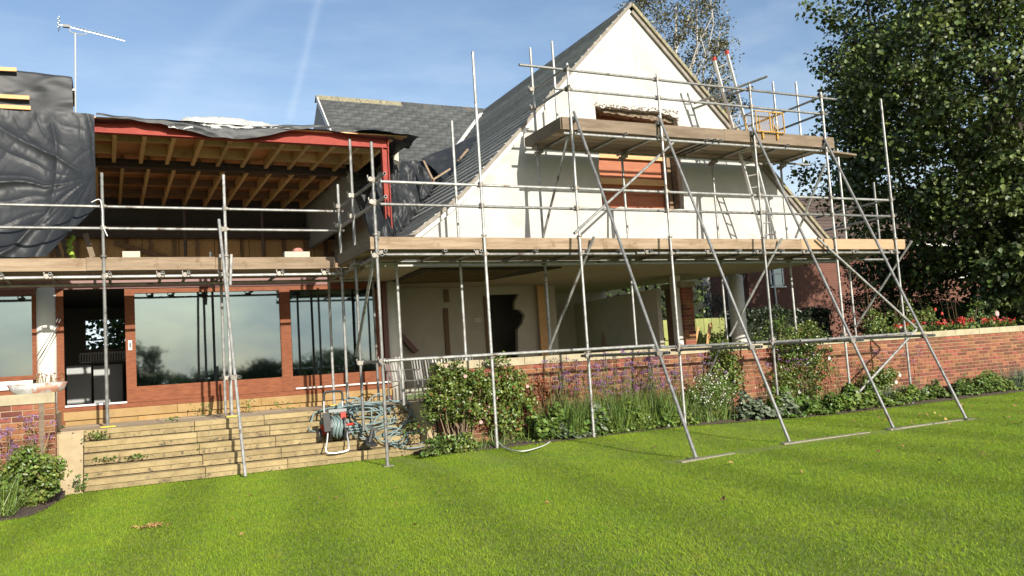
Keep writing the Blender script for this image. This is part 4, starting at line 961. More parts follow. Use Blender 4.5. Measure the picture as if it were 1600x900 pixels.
# TV aerial
an = thing('tv_aerial', at(118, 166, Y=22), 'tall television aerial on a pole behind the wrapped roof block', 'aerial')
b0, t0 = at(118, 178, Y=22), at(117.5, 52, Y=22); MB().tube([b0, t0], .021, 8).build('mast', ALU, an)
e0, e1 = at(91, 38, Y=22), at(195, 64, Y=22); MB().tube([e0, e1], .011, 6).build('boom', ALU, an)
q = [at(109, 42, Y=22), at(110, 49, Y=22), at(117, 52, Y=22), at(132, 54, Y=22), at(135, 50, Y=22), at(134, 46, Y=22)]; MB().tube(spline(q), .012, 6).build('bracket', ALU, an)
b = MB()
for k in range(15):
    c = e0.lerp(e1, .28+.05*k); b.tube([c+Vector((-.03, -.10, .03)), c+Vector((.03, .10, .03))], .008, 5)
b.build('directors', ALU, an)
b = MB()
for k in range(6):
    c = e0+Vector((.0+.03*(k % 2), 0, -.12+.05*k)); b.tube([c+Vector((0, -.16, 0)), c+Vector((0, .16, 0))], .008, 5)
b.build('reflector', ALU, an); MB().box(e0.lerp(e1, .1)-Vector((.05, .04, .03)), e0.lerp(e1, .14)+Vector((.05, .04, .04))).build('junction_box', BLACKP, an)
MB().box(at(111, 142, Y=22)-Vector((0, .05, 0)), at(118, 140, Y=22)+Vector((0, .05, 0))).build('wall_bracket', WHITEP, an)

# ================================================================== THINGS ON THE PATIO AND STEPS
tr = thing('planter_trough', at(58, 612, Y=15.5), 'oval metal trough of dried plants on the short brick wall', 'planter')
cx_, cy_, cz_ = at(59, 610, Y=15.55).x, 15.55, 1.668
b = MB()
for i, (s_, zz) in enumerate(((.72, 0), (.9, .05), (1.0, .16), (.94, .16), (.85, .08))):
    for k in range(20): a = 2*math.pi*k/20; b.v.append((cx_+.43*s_*math.cos(a), cy_+.14*s_*math.sin(a), cz_+zz))
for i in range(4):
    for k in range(20): b.f.append((i*20+k, i*20+(k+1) % 20, (i+1)*20+(k+1) % 20, (i+1)*20+k))
b.f.append(tuple(80+k for k in range(20))); b.build('trough', M('flaking_zinc', (.50, .50, .48), (.34, .33, .31), 10, .6, .3, c3=(.40, .20, .13), s3=6, t3=(.5, .6)), tr, smooth=True)
P = np.stack([RNG.uniform(cx_-.05, cx_+.36, 26), RNG.uniform(cy_-.08, cy_+.08, 26), np.full(26, cz_+.12)], 1); T = P+np.stack([RNG.normal(0, .03, 26), RNG.normal(0, .03, 26), RNG.uniform(.08, .2, 26)], 1)
stems('dried_stems', P, T, .016, DRY, tr); leaves('dried_leaves', T, RNG.normal(size=(26, 3)), .05, L_RED, tr, shape='d')
# cables slung on the column
for (a, m_, c, lab) in (((97, 482), (80, 520), (58, 556), 'thin black cable slung slack across the column beside the open doorway'), ((96, 496), (74, 540), (62, 560), 'second thinner cable sagging below the first beside the column')):
    tag(MB().tube(spline([at(*a, Y=18.7), at(*m_, Y=18.65), at(*c, Y=18.7)]), .008, 5).build('cable', BLACKP, org=at(*a, Y=18.7)), lab, 'cable')
# hose reel cart
hr = thing('hose_reel', at(521, 688, Y=15.9), 'wheeled garden hose reel with black drum and red crank on the steps', 'hose reel')
def hp(px, py, Y=15.85): return at(px, py, Y=Y)
MB().tube(spline([hp(507, 655, 16.0), hp(506, 628, 16.05), hp(507, 615, 16.07), hp(512, 612, 16.07), hp(530, 611, 16.07), hp(535, 615, 16.07), hp(535, 628, 16.05), hp(536, 650, 16.0)], 4), .016, 8).build('push_handle', ALU, hr)
MB().tube(spline([hp(506, 627, 16.05), hp(506.5, 616, 16.07), hp(512, 612.4, 16.07), hp(530, 611.4, 16.07), hp(534.5, 615, 16.07), hp(535, 626, 16.05)], 4), .023, 8).build('grip', BLACKP, hr)
MB().tube(spline([hp(513, 668, 15.75), hp(511, 690, 15.62), hp(509, 702, 15.55), hp(513, 708, 15.53), hp(530, 707, 15.53), hp(544, 703, 15.53), hp(545, 696, 15.55), hp(541, 672, 15.75)], 4), .016, 8).build('foot_loop', ALU, hr)
for px in (513, 535):
    c = hp(px, 667); MB().tube([c-Vector((.02, 0, 0)), c+Vector((.02, 0, 0))], .255, 24).build('drum_flange', BLACKP, hr)
c0, c1 = hp(515, 667), hp(533, 667); b = MB()
for k in range(7):
    c = c0.lerp(c1, (k+.5)/7)+Vector((0, 0, random.uniform(-.02, .02))); R_ = .16+.03*(k % 2); b.tube([c+Vector((.02*math.sin(3*a), R_*math.cos(a), R_*1.05*math.sin(a))) for a in np.linspace(0, 2*math.pi, 22)], .02, 6, cap=False)
b.build('wound_hose', HOSE, hr, smooth=True)
MB().tube([c0, c1], .14, 14).build('drum', BLACKP, hr)
c = hp(526, 642); MB().box(c+Vector((-.17, -.08, -.02)), c+Vector((.17, .06, .035))).build('top_tray', GREYP, hr)
c = hp(533, 648); MB().box(c+Vector((-.045, -.16, -.06)), c+Vector((.05, -.1, .05))).build('crank_hub', REDP, hr)
MB().tube([hp(541, 664, 15.75), hp(552, 662, 15.7)], .022, 8).build('crank_handle', REDP, hr)
c = hp(511, 660, 15.68); MB().bar(hp(509, 645, 15.62), hp(512, 674, 15.62), .05, .12, (1, 0, 0)).build('side_frame', BLACKP, hr)
for px, y_ in ((499, 16.0), (541, 16.05)):
    c = hp(px, 680, y_); wme = MB().tube([c-Vector((.03, 0, 0)), c+Vector((.03, 0, 0))], .125, 18).build('wheel', BLACKP, hr)
    MB().tube([c-Vector((.034, 0, 0)), c+Vector((.034, 0, 0))], .05, 12).build('hub', GREYP, wme)
MB().box(hp(503, 676, 15.95)-Vector((.02, .03, .05)), hp(507, 668, 15.95)+Vector((.02, .03, .05))).build('axle_block', REDP, hr)
# heap of loose hose
def step_z(y):
    k = int((y-15.62)/.22)+1 if y >= 15.62 else 0
    return min(PZ, .194*max(0, min(5, k)))
b = MB(); rr = random.Random(4)
def lay(x, y, h): return Vector((x, y, max(step_z(y+.02), step_z(y-.05))+.025+h))
for k in range(13):
    cx2, cy2 = 4.55+rr.uniform(-.35, .45), 16.32+rr.uniform(-.16, .14); a, bb = rr.uniform(.32, .75), rr.uniform(.10, .30); ph = rr.uniform(0, 6); pts_ = []
    for i in range(15):
        t = ph+i*2*math.pi/13; x = cx2+a*math.cos(t)*(1+.1*rr.uniform(-1, 1)); y = cy2+bb*math.sin(t)
        pts_.append(Vector((x, y, step_z(cy2+.6*(y-cy2))+.03+.012*k+.5*(y-cy2))))
    b.tube(spline(pts_, 3), .0155, 6)
for k in range(5):
    cx2, cy2 = 5.15+rr.uniform(-.35, .3), 15.82+rr.uniform(-.12, .1); a, bb = rr.uniform(.2, .5), rr.uniform(.14, .26); ph = rr.uniform(0, 6); pts_ = []
    for i in range(14):
        t = ph+i*2*math.pi/13; y = cy2+bb*math.sin(t); pts_.append(Vector((cx2+a*math.cos(t), y, .14+.03*k+.75*(y-15.62))))
    b.tube(spline(pts_, 3), .0155, 6)
b.tube(spline([hp(544, 655, 15.8), hp(546, 668, 15.75), hp(556, 682, 15.8), hp(580, 684, 15.9), hp(605, 678, 16.0), hp(640, 660, 16.1)], 6), .0155, 6)
b.tube(spline([hp(527, 638, 15.9), hp(545, 634, 15.95), hp(556, 638, 16), hp(558, 650, 16.1), hp(575, 652, 16.2), hp(600, 655, 16.3)], 6), .0155, 6)
tag(b.build('garden_hose', HOSE, smooth=True, org=(4.8, 16.2, .6)), 'tangled heap of grey green garden hose on the stone steps', 'hose')
bt = thing('jack_stand', at(580, 697, Y=15.55), 'dark steel stand with angled post beside the heaped hose', 'stand')
MB().tube([hp(577, 695, 15.58), hp(583, 668, 15.65)], [.05, .04], 8).build('post', BLACKP, bt); MB().prism([hp(569, 695, 15.5), hp(580, 699, 15.45), hp(590, 697, 15.5), hp(582, 690, 15.7), hp(573, 689, 15.7)], (0, 0, .05)).build('foot', BLACKP, bt)
MB().bar(hp(574, 666, 15.65), hp(592, 673, 15.62), .07, .05).build('head_plate', BLACKP, bt)
# pale hose in the bed
tag(MB().tube(spline([at(773, 670, Y=14.9), at(777, 688, Y=14.8), at(790, 700, Z=.12), at(815, 705, Z=.12), at(845, 698, Z=.12), at(860, 690, Z=.12)]), .012, 6).build('garden_hose', PALEHOSE, smooth=True, org=at(800, 704, Z=.1)), 'pale hose lying along the soil of the flower bed', 'hose')
# metal garden chairs
def chair(x, y, rz, label):
    t = thing('garden_chair', (x, y, PZ), label, 'chair', 'metal chairs on the terrace'); R_ = Matrix.Rotation(rz, 4, 'Z')
    def w(p): return Vector((x, y, PZ))+(R_ @ Vector(p))
    for sx in (-.23, .23):
        MB().tube([w((sx, .22, 0)), w((sx, .2, .45)), w((sx, .30, .88))], .014, 6).build('leg', CHAIRM, t); MB().tube([w((sx, -.22, 0)), w((sx, -.2, .44))], .014, 6).build('leg', CHAIRM, t)
        MB().tube([w((sx*1.1, -.18, .44)), w((sx*1.12, -.16, .66)), w((sx*1.1, .25, .68))], .014, 6).build('armrest', CHAIRM, t)
    MB().tube(spline([w((-.23, .30, .86)), w((-.1, .315, .91)), w((.1, .315, .91)), w((.23, .30, .86))]), .014, 6).build('top_rail', CHAIRM, t)
    for k in range(6):
        sx = -.17+.068*k; MB().bar(w((sx, .21, .46)), w((sx, .305, .87)), .028, .010).build('back_slat', CHAIRM, t)
    for k in range(6): MB().bar(w((-.22, -.2+.08*k, .45)), w((.22, -.2+.08*k, .45)), .055, .012).build('seat_slat', CHAIRM, t)
for px, rz, yy, lab in ((628, .35, 16.9, 'grey metal garden chair closest to the right hand patio column'.replace('right hand ', '')), (667, .1, 17.2, 'grey metal garden chair second from the patio column'), (693, -.1, 17.3, 'grey metal garden chair third from the patio column'), (735, .15, 17.6, 'grey metal garden chair standing apart under the socket')):
    chair(at(px, 560, Y=yy).x, yy, rz, lab)
# timbers and a door leaf leaning in the stripped room
for i, (a, c, mt, lab) in enumerate((((946, 500), (941, 552), BOARD, 'first pale plank leaning before the dark shelving'), ((953, 500), (948, 552), BOARD_OLD, 'middle plank leaning before the dark shelving'), ((959, 500), (954, 552), BOARD, 'last plank leaning before the dark shelving, nearest the white door'), ((1006, 508), (988, 550), BOARD, 'upper pale batten leaning on the side wall of the stripped room'), ((1011, 508), (996, 550), DARKWOOD, 'brown batten leaning on the side wall of the stripped room'))):
    yy = 21.6 if i < 3 else 20.6; tag(MB().bar(at(*c, Y=yy), at(*a, Y=yy+.3), .12 if i < 3 else .09, .04, (0, 1, 0)).build('leaning_plank', mt, org=at(*c, Y=yy)), lab, 'plank', 'timbers leaning in the stripped room')
p, q = at(972, 494, Y=21.7), at(993, 555, Y=21.7); dl = tag(MB().box((p.x, 21.7, 1.0), (q.x, 21.78, p.z)).build('door_leaf', M('pale_grey_door', (.42, .45, .44), (.46, .48, .47), 2, .6), org=(p.x, 21.7, 1)), 'pale grey door leaf leaning beside the dark shelving', 'door')
MB().box((p.x-.0, 21.675, 1.0), (p.x+.07, 21.698, p.z)).build('edge_strip', WHITEP, dl)
# green fence beyond
fe = thing('board_fence', (21, 27, 0), 'mossy green board fence seen beneath the soffit', 'fence')
p, q = at(1084, 498, Y=27), at(1150, 530, Y=27); x = p.x-1.5
for k in range(20): MB().box((x, 27+.01*(k % 2), .2), (x+.19, 27.03+.01*(k % 2), at(1110, 497, Y=27).z)).build('board', FENCE, fe); x += .2
for zz in (1.3, 2.1): MB().box((p.x-1.5, 26.93, zz), (x, 26.99, zz+.1)).build('rail', FENCE, fe)
for i, (a, c) in enumerate((((1091, 512), (1086, 540)), ((1108, 506), (1105, 540)), ((1112, 504), (1106, 540)))):
    tag(MB().bar(at(*c, Y=26), at(*a, Y=26.3), .06, .06).build('timber_stake', PINE, org=at(*c, Y=26)), ('short orange stake leaning beside the brick pier', 'upright stake against the green fence', 'thin stake slanting against the green fence')[i], 'stake')

# ================================================================== NEIGHBOUR HOUSE
NY = 34
nh = thing('neighbour_house', (40, 38, 0), 'red brick house with dark tiled hipped roof beyond the hedge', 'house')
nx0 = at(1170, 450, Y=NY).x; EZ = 6.95
MB().box((nx0, NY, -.1), (62, NY+9, EZ)).build('wall', BRICK_N, nh)
b = MB(); r = 0; z = .6
while z < EZ-.1:
    b.box((nx0-.004, NY-.005, z), (62, NY+.02, z+.016)); z += .105
tag(b.build('bed_joints', M('dark_joint', (.20, .10, .07), None), nh), kind='stuff')
e = .45; A_ = [(nx0-e, NY-e, EZ), (62.5, NY-e, EZ), (62.5, NY+9+e, EZ), (nx0-e, NY+9+e, EZ)]; R0, R1 = (nx0+4.4, NY+4.5, 10.6), (58, NY+4.5, 10.6)
b = MB(); b.v = A_+[R0, R1]; b.f = [(0, 1, 5, 4), (1, 2, 5), (2, 3, 4, 5), (3, 0, 4)]; b.build('roof', TILE, nh)
for k in range(15):
    t0_, t1_ = k/15, (k+1)/15; def_ = lambda t: ((A_[0][0]+(R0[0]-A_[0][0])*t, A_[0][1]+(R0[1]-A_[0][1])*t, EZ+(R0[2]-EZ)*t), (A_[1][0]+(R1[0]-A_[1][0])*t, A_[1][1]+(R1[1]-A_[1][1])*t, EZ+(R1[2]-EZ)*t))
    (a, c), (a2, c2) = def_(t0_), def_(t1_); nrm = Vector((0, -.6, .8)); q4 = [Vector(a)+nrm*.09, Vector(c)+nrm*.09, Vector(c2)+nrm*.02, Vector(a2)+nrm*.02]
    b = MB(); b.v = [tuple(v) for v in q4]+[tuple(Vector(a)+nrm*.0), tuple(Vector(c)+nrm*.0)]; b.f = [(0, 1, 2, 3), (4, 5, 1, 0)]; b.build('tile_course', TILE, nh)
MB().box((nx0-e-.05, NY-e-.14, EZ-.1), (62, NY-e-.02, EZ+.03)).build('gutter', WHITEP, nh)
MB().tube(spline([(nx0+.9, NY-.5, EZ-.1), (nx0+1.6, NY-.1, EZ-.5), (nx0+1.7, NY-.08, EZ-1.2), (nx0+1.75, NY-.08, .5)]), .05, 8).build('downpipe', WHITEP, nh)
def nwin(x0, x1, z0, z1, bars=(.5,)):
    w = MB()
    for p, q in (((x0, z0), (x1, z0+.09)), ((x0, z1-.09), (x1, z1)), ((x0, z0), (x0+.09, z1)), ((x1-.09, z0), (x1, z1))): w.box((p[0], NY-.05, p[1]), (q[0], NY+.04, q[1]))
    w.box((x0-.08, NY-.12, z0-.08), (x1+.08, NY-.002, z0-.005)); o = w.build('window', WHITEP, nh)
    MB().box((x0+.02, NY-.02, z0+.02), (x1-.02, NY-.012, z1-.02)).build('pane', GLASS_D, o); MB().box((x0+.02, NY-.010, z0+.02), (x1-.02, NY-.006, z1-.02)).build('dark_room_sheet', DARKIN, o)  # thin dark sheet behind the pane stands in for an unlit room
    MB().box((x0+.09, NY-.06, (z0+z1)/2-.04), (x1-.09, NY-.021, (z0+z1)/2+.04)).build('sash', WHITEP, o)
p, q = at(1200, 408, Y=NY), at(1225, 447, Y=NY); nwin(p.x, q.x, q.z, p.z)
p, q = at(1488, 398, Y=NY), at(1532, 432, Y=NY); nwin(p.x, q.x, q.z, p.z)
MB().box((at(1255, 408, Y=NY).x, NY-.22, at(1255, 413, Y=NY).z), (at(1262, 408, Y=NY).x, NY-.001, at(1255, 406, Y=NY).z)).build('alarm_box', WHITEP, nh)
# outbuilding roof beyond
ob = thing('outbuilding', (27, 40, 0), 'low outbuilding with grey tiled roof seen under the soffit', 'outbuilding')
p, q = at(1128, 490, Y=38), at(1170, 447, Y=41); MB().box((p.x, 38.2, 0), (p.x+6, 42, p.z)).build('wall', BRICK_N, ob)
z0_, z1_ = p.z, at(1170, 444, Y=42).z
for k in range(12):
    t = k/12; MB().prism([(p.x-.3+1.4*t, 37.8+4*t, z0_+(z1_-z0_)*t+.07), (p.x+7, 37.8+4*t, z0_+(z1_-z0_)*t+.07), (p.x+7, 37.8+4*(t+.09), z0_+(z1_-z0_)*(t+.09)), (p.x-.3+1.4*(t+.09), 37.8+4*(t+.09), z0_+(z1_-z0_)*(t+.09))], (0, .03, -.06)).build('tile_course', TILE, ob)

# ================================================================== TREES, HEDGES
def limb(b, p, q, r0, r1, rr, n=4, w=.12):
    p, q = Vector(p), Vector(q); L = (q-p).length; pts_ = [p.lerp(q, i/n)+Vector((rr.uniform(-1, 1), rr.uniform(-1, 1), rr.uniform(-.4, .4)))*L*w*.5*(1 if 0 < i < n else 0) for i in range(n+1)]
    b.tube(pts_, [r0+(r1-r0)*i/n for i in range(n+1)], 8)
def crown_clumps(c, rad, ncl, rng, shell=.55, noise=.22):
    d = unit(rng.normal(size=(ncl, 3))); r = shell+(1-shell)*rng.random((ncl, 1))**.6
    lob = np.array([1+noise*(mnoise.noise(Vector(tuple(v*1.7+c[0])))+.6*mnoise.noise(Vector(tuple(v*3.9)))) for v in d])[:, None]
    return np.array(c)+d*r*lob*np.array(rad), d
def tree(name, label, base, h_tr, c, rad, ncl, per, cr, size, lm, bark, seed, group=None, r0=.3, aspect=.8, shape='oval', droop=.6, cat='tree', up=.55):
    rng = np.random.default_rng(seed); rr = random.Random(seed); t = thing(name, base, label, cat, group)
    b = MB(); c = Vector(c); base = Vector(base); limb(b, base, c+Vector((0, 0, rad[2]*.3)), r0, r0*.25, rr, 6, .05)
    C_, D_ = crown_clumps(tuple(c), rad, ncl, rng)
    for k in range(0, len(C_), max(1, len(C_)//26)):
        f = rr.uniform(.3, .85); s_ = base.lerp(c+Vector((0, 0, rad[2]*.3)), f); limb(b, s_, C_[k], r0*.3, .02, rr, 4, .18)
    b.build('trunk', bark, t, smooth=True)
    P, d = clump_pts(C_, cr*rng.uniform(.7, 1.3, len(C_)), per, rng, .65)
    Nn = d*.8+rng.normal(size=P.shape)*.55; Nn[:, 2] += up
    o = leaves('crown', P, Nn, rng.uniform(.7, 1.25, len(P))*size, lm, t, aspect, shape, .2, droop=droop, rng=rng); tag(o, kind='stuff')
    return t, P, d
lt, LP, LD = tree('lime_tree', 'large dark lime tree with drooping heart shaped leaves overhanging the brick wall', (29.9, 19.6, 0), 3, (29.9, 19.4, 9.5), (6.5, 6.0, 7.5), 680, 165, 1.05, .15, L_LIME, BARK, 31, r0=.5, aspect=.92, droop=.9)
low = np.stack([RNG.uniform(25.5, 31, 70), RNG.uniform(15.6, 18, 70), RNG.uniform(2.3, 4.2, 70)], 1)
P, d = clump_pts(low, .7, 34, RNG, .5); Nn = d+RNG.normal(size=P.shape)*.5; Nn[:, 2] += .6
tag(leaves('hanging_sprays', P, Nn, RNG.uniform(.14, .24, len(P)), L_LIME, lt, .92, 'oval', .2, droop=.9), kind='stuff')
# single leaves on the near face, coloured pale to stand in for sunlit ones: parts
lme = bpy.data.meshes.new('leaf'); S_ = .078
lme.from_pydata([(0, 0, S_), (-S_*.9, .02, S_*.3), (-S_*.6, .03, -S_*.5), (0, 0, -S_*1.1), (S_*.6, .03, -S_*.5), (S_*.9, .02, S_*.3)], [], [(0, 1, 2, 3), (0, 3, 4, 5)]); lme.materials.append(M('sunlit_tone_lime_leaf', (.14, .18, .045), (.20, .235, .075), 3, .5, rnd=.35, hue=.02, trans=.2))
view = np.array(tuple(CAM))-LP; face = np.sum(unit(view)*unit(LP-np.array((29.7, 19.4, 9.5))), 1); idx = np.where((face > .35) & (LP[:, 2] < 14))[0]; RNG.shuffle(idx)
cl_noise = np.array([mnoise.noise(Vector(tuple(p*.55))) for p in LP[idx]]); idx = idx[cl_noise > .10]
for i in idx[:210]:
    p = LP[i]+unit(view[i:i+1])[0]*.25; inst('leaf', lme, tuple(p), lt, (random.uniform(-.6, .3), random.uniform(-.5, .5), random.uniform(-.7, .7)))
# silver birch behind the roof
bt_, BP, BD = tree('birch_tree', 'tall silver birch with thin yellowing foliage rising behind the gable', (27.6, 34, 0), 5, (27.2, 34, 17.0), (2.9, 2.6, 8.5), 360, 75, .75, .14, L_BIRCH, BIRCHB, 37, r0=.24, aspect=.6, shape='d', droop=1.2)
tree('birch_tree', 'lower dark leafed birch behind the ladder top', (30.2, 34.5, 0), 3, (29.6, 34.5, 12.2), (1.7, 1.6, 3.8), 150, 60, .6, .16, L_SHRUB, BIRCHB, 39, r0=.12, aspect=.6, shape='d', droop=1.0)
# hedge and shrubs behind the terrace
def hedge(name, label, lo, hi, n, size, lm, seed, cat='hedge', group=None, twig=True):
    rng = np.random.default_rng(seed); lo, hi = np.array(lo, float), np.array(hi, float); t = thing(name, ((lo[0]+hi[0])/2, (lo[1]+hi[1])/2, lo[2]), label, cat, group)
    P = rng.random((n, 3)); ax = rng.integers(0, 3, n); side = rng.random(n)
    P[ax == 1, 1] = side[ax == 1]*.25; P[ax == 2, 2] = 1-side[ax == 2]*.12
    P = lo+P*(hi-lo); P += np.array([[.16*mnoise.noise(Vector(tuple(p*1.3))), .2*mnoise.noise(Vector(tuple(p*1.1+5))), .2*mnoise.noise(Vector(tuple(p*1.5+9)))] for p in P])
    Nn = rng.normal(size=P.shape)*.6; Nn[:, 1] -= .5; Nn[:, 2] += .5
    tag(leaves('foliage', P, Nn, rng.uniform(.7, 1.3, n)*size, lm, t, .6, 'd', .2, rng=rng), kind='stuff')
    MB().box(lo+np.array((.15, .3, 0)), hi-np.array((.15, .2, .25))).build('dark_core', M(name+'_core', (.012, .016, .007), (.018, .022, .01), 6, 1), t)  # solid near-black box filling the hedge behind its leaves
hedge('hedge', 'dark clipped hedge in front of the red brick house', (at(1165, 500, Y=24).x, 24, .9), (at(1310, 500, Y=24).x, 25.5, at(1230, 482, Y=24).z), 5200, .13, L_HEDGE, 51)
hedge('hedge', 'dark hedge under the overhanging lime tree', (at(1440, 500, Y=22.5).x-.5, 22.5, 1.0), (46, 24, at(1520, 470, Y=22.5).z), 9000, .14, L_HEDGE, 53)
tree('dark_shrub', 'large dark shrub standing between the hedge and the scaffold', (at(1400, 500, Y=23).x, 23, .9), 1, (at(1395, 470, Y=23).x, 23, 3.4), (2.3, 1.8, 2.4), 190, 60, .55, .11, L_SHRUB, BARK, 57, r0=.12, aspect=.6, shape='d', cat='shrub')
# greenery seen beneath the soffit
hedge('tall_hedge', 'green hedge seen through the gap above the side wall of the stripped room', (14.5, 27.5, 0), (22.5, 29.5, 5.4), 7000, .2, L_GARDEN, 61)
tree('conifer', 'small dark conifer beside the outbuilding roof', (at(1108, 500, Y=30).x, 30, 0), 1, (at(1104, 490, Y=30).x, 30, 3.0), (1.3, 1.2, 1.7), 90, 50, .45, .1, L_HEDGE, BARK, 63, r0=.1, shape='d', aspect=.4)
tree('garden_tree', 'feathery pale tree behind the outbuilding', (at(1135, 500, Y=46).x, 46, 0), 2, (at(1118, 470, Y=46).x, 46, 4.6), (2.6, 2, 2.3), 60, 40, .7, .13, L_GARDEN, BARK, 65, r0=.12, shape='d')
tree('garden_tree', 'leafy green tree seen through the kitchen window', (1.9, 30, 0), 2, (1.9, 30.5, 3.7), (3.2, 2, 2.2), 150, 50, .6, .16, L_GARDEN, BARK, 67, r0=.14)
# trees across the garden behind the camera: they show in the patio glass
random.seed(12)
for k, (x, y, hh, ww) in enumerate(((2, -46, 8.5, 4.2), (9, -50, 6, 4), (14, -44, 7.2, 3.6), (22, -52, 9.5, 5), (-5, -50, 6.2, 4.2), (31, -48, 7, 4.5), (-13, -46, 8, 4.5), (39, -50, 7.5, 5), (-21, -50, 7, 5), (26, -60, 6, 5), (18, -62, 6, 6), (6, -64, 6, 6))):
    nm = ('broad', 'low', 'rounded', 'tall', 'squat', 'wide', 'spreading', 'leafy', 'dense', 'distant', 'far', 'hazy')[k]
    hh *= (.40 if k else .62); ww *= .8
    tree('garden_tree', nm+' tree across the garden mirrored in the patio glass', (x, y, 0), 2, (x, y, hh*.55), (ww, ww*.8, hh*.5), 110, 34, .9, .26, L_DARKP if k % 2 else L_GARDEN, BARK, 80+k, r0=.2, group='trees across the garden')

# ================================================================== PLANTING
WY = 15.4
def gz_(x, y): return .06+lawn_z(x, 14.2)*.9
def bush(name, label, cx, cy, w, d, z0, z1, ncl, per, size, lm, seed, stem_n=10, flowers=None, shape='oval', group=None, cr=.2, extra=None, cat='shrub'):
    rng = np.random.default_rng(seed); rr = random.Random(seed); t = thing(name, (cx, cy, gz_(cx, cy)), label, cat, group)
    c = np.array((cx, cy, (z0+z1)/2)); C_, D_ = crown_clumps(tuple(c), (w/2, d/2, (z1-z0)/2), ncl, rng, .3, .55)
    if cy < WY: C_[:, 1] = np.minimum(C_[:, 1], WY-.06)
    b = MB()
    for k in range(stem_n):
        q = C_[rr.randrange(len(C_))]; limb(b, (cx+rr.uniform(-.15, .15)*w, cy+rr.uniform(-.08, .08), gz_(cx, cy)-.03), q, .016, .005, rr, 3, .15)
    b.build('stems', TWIG, t)
    sh = rng.random(len(C_)) < .22; C_[sh] += D_[sh]*np.array((.16, .05, .2))*rng.random((sh.sum(), 1))
    size *= .74; per = int(per*1.7)
    P, dd = clump_pts(C_, cr*rng.uniform(.5, 1.55, len(C_)), per, rng, .8); Nn = dd+rng.normal(size=P.shape)*.75; Nn[:, 2] += .45; Nn[:, 1] -= .2
    tag(leaves('foliage', P, Nn, rng.uniform(.65, 1.3, len(P))*size, lm, t, .62, shape, .22, rng=rng), kind='stuff')
    if extra:
        n = extra[1]; ii = rng.choice(len(P), n); tag(leaves('autumn_leaves', P[ii]+rng.normal(size=(n, 3))*.05, rng.normal(size=(n, 3)), size, extra[0], t, .6, shape, .2, rng=rng), kind='stuff')
    if flowers:
        fm, n, fs = flowers
        for k in range(n):
            i = rng.integers(len(C_)); p = C_[i]+np.array((D_[i][0]*.1, -abs(rng.normal())*.12-.12, rng.uniform(-.05, .12)))
            b = MB()
            for a in range(7):
                an_ = a*.9; b.v += [tuple(p), tuple(p+fs*np.array((math.cos(an_), -.4, math.sin(an_)))), tuple(p+fs*1.05*np.array((math.cos(an_+.8), -.25, math.sin(an_+.8))))]; b.f.append((len(b.v)-3, len(b.v)-2, len(b.v)-1))
            b.build('flower', fm, t)
    return t
def xb(px, Y=14.85): return at(px, 620, Y=Y).x
bush('rose_bush', 'large rose bush with pale pink blooms where the wall meets the steps', 6.0, 14.95, 1.55, .75, .5, 1.72, 150, 26, .085, L_ROSE, 101, 26, (PINKF, 4, .036), cr=.19, extra=(L_RED, 160))
bush('climbing_rose', 'leafy climber growing up the wall beside the rose bush', xb(800), 15.1, .8, .5, .25, 1.75, 95, 26, .085, L_CLIMB, 103, 14, (PINKF, 2, .036), cr=.17, extra=(L_RED, 220))
bush('climbing_rose', 'tall tangled climbing rose halfway along the brick wall, reaching above its coping', xb(1262, 15.0), 15.1, 1.75, .5, .3, 1.95, 120, 24, .085, L_ROSE, 105, 20, (WHITEF, 3, .045), cr=.19, extra=(L_RED, 260))
bush('climbing_rose', 'narrow climber trained up the wall behind the rakers', xb(1140, 15.1), 15.15, .8, .4, .4, 2.1, 62, 24, .09, L_CLIMB, 107, 12, cr=.16)
bush('rose_bush', 'small rose bush with white flowers at the wall near the last raker', xb(1385, 14.9), 15.0, 1.0, .5, .2, 1.0, 60, 24, .08, L_CLIMB, 109, 9, (WHITEF, 3, .05), cr=.16, extra=(L_RED, 60))
bush('euphorbia', 'dark leafy perennial at the soil under the rose bush', xb(690, 14.7), 14.75, .9, .4, .06, .42, 30, 22, .09, L_DARKP, 111, 5, cr=.13, cat='plant')
bush('geranium_plant', 'bright green low plant at the lawn edge below the rose bush', xb(720, 14.6), 14.62, .55, .3, .06, .3, 22, 22, .075, L_CLIMB, 113, 4, cr=.1, cat='plant')
bush('climbing_rose', 'sparse reddish climber on the wall between the leafy climber and the verbena', xb(850, 15.2), 15.25, .8, .25, .35, 1.35, 34, 20, .07, L_RED, 115, 12, cr=.15)
# white aster mound
bush('aster', 'mound of small white asters against the brick wall', xb(1108, 14.8), 14.85, 1.15, .7, .08, 1.02, 120, 34, .05, L_GREEN, 121, 20, cr=.14, shape='d', cat='plant')
ast = bpy.data.objects['aster']; P = np.stack([xb(1108, 14.8)+RNG.normal(0, .36, 190), 14.62+RNG.normal(0, .16, 190), RNG.uniform(.45, 1.15, 190)], 1)
tag(leaves('small_flowers', P, RNG.normal(size=P.shape)+np.array((0, -1, .5)), .034, WHITEF, ast, 1, 'd', .1), kind='stuff')
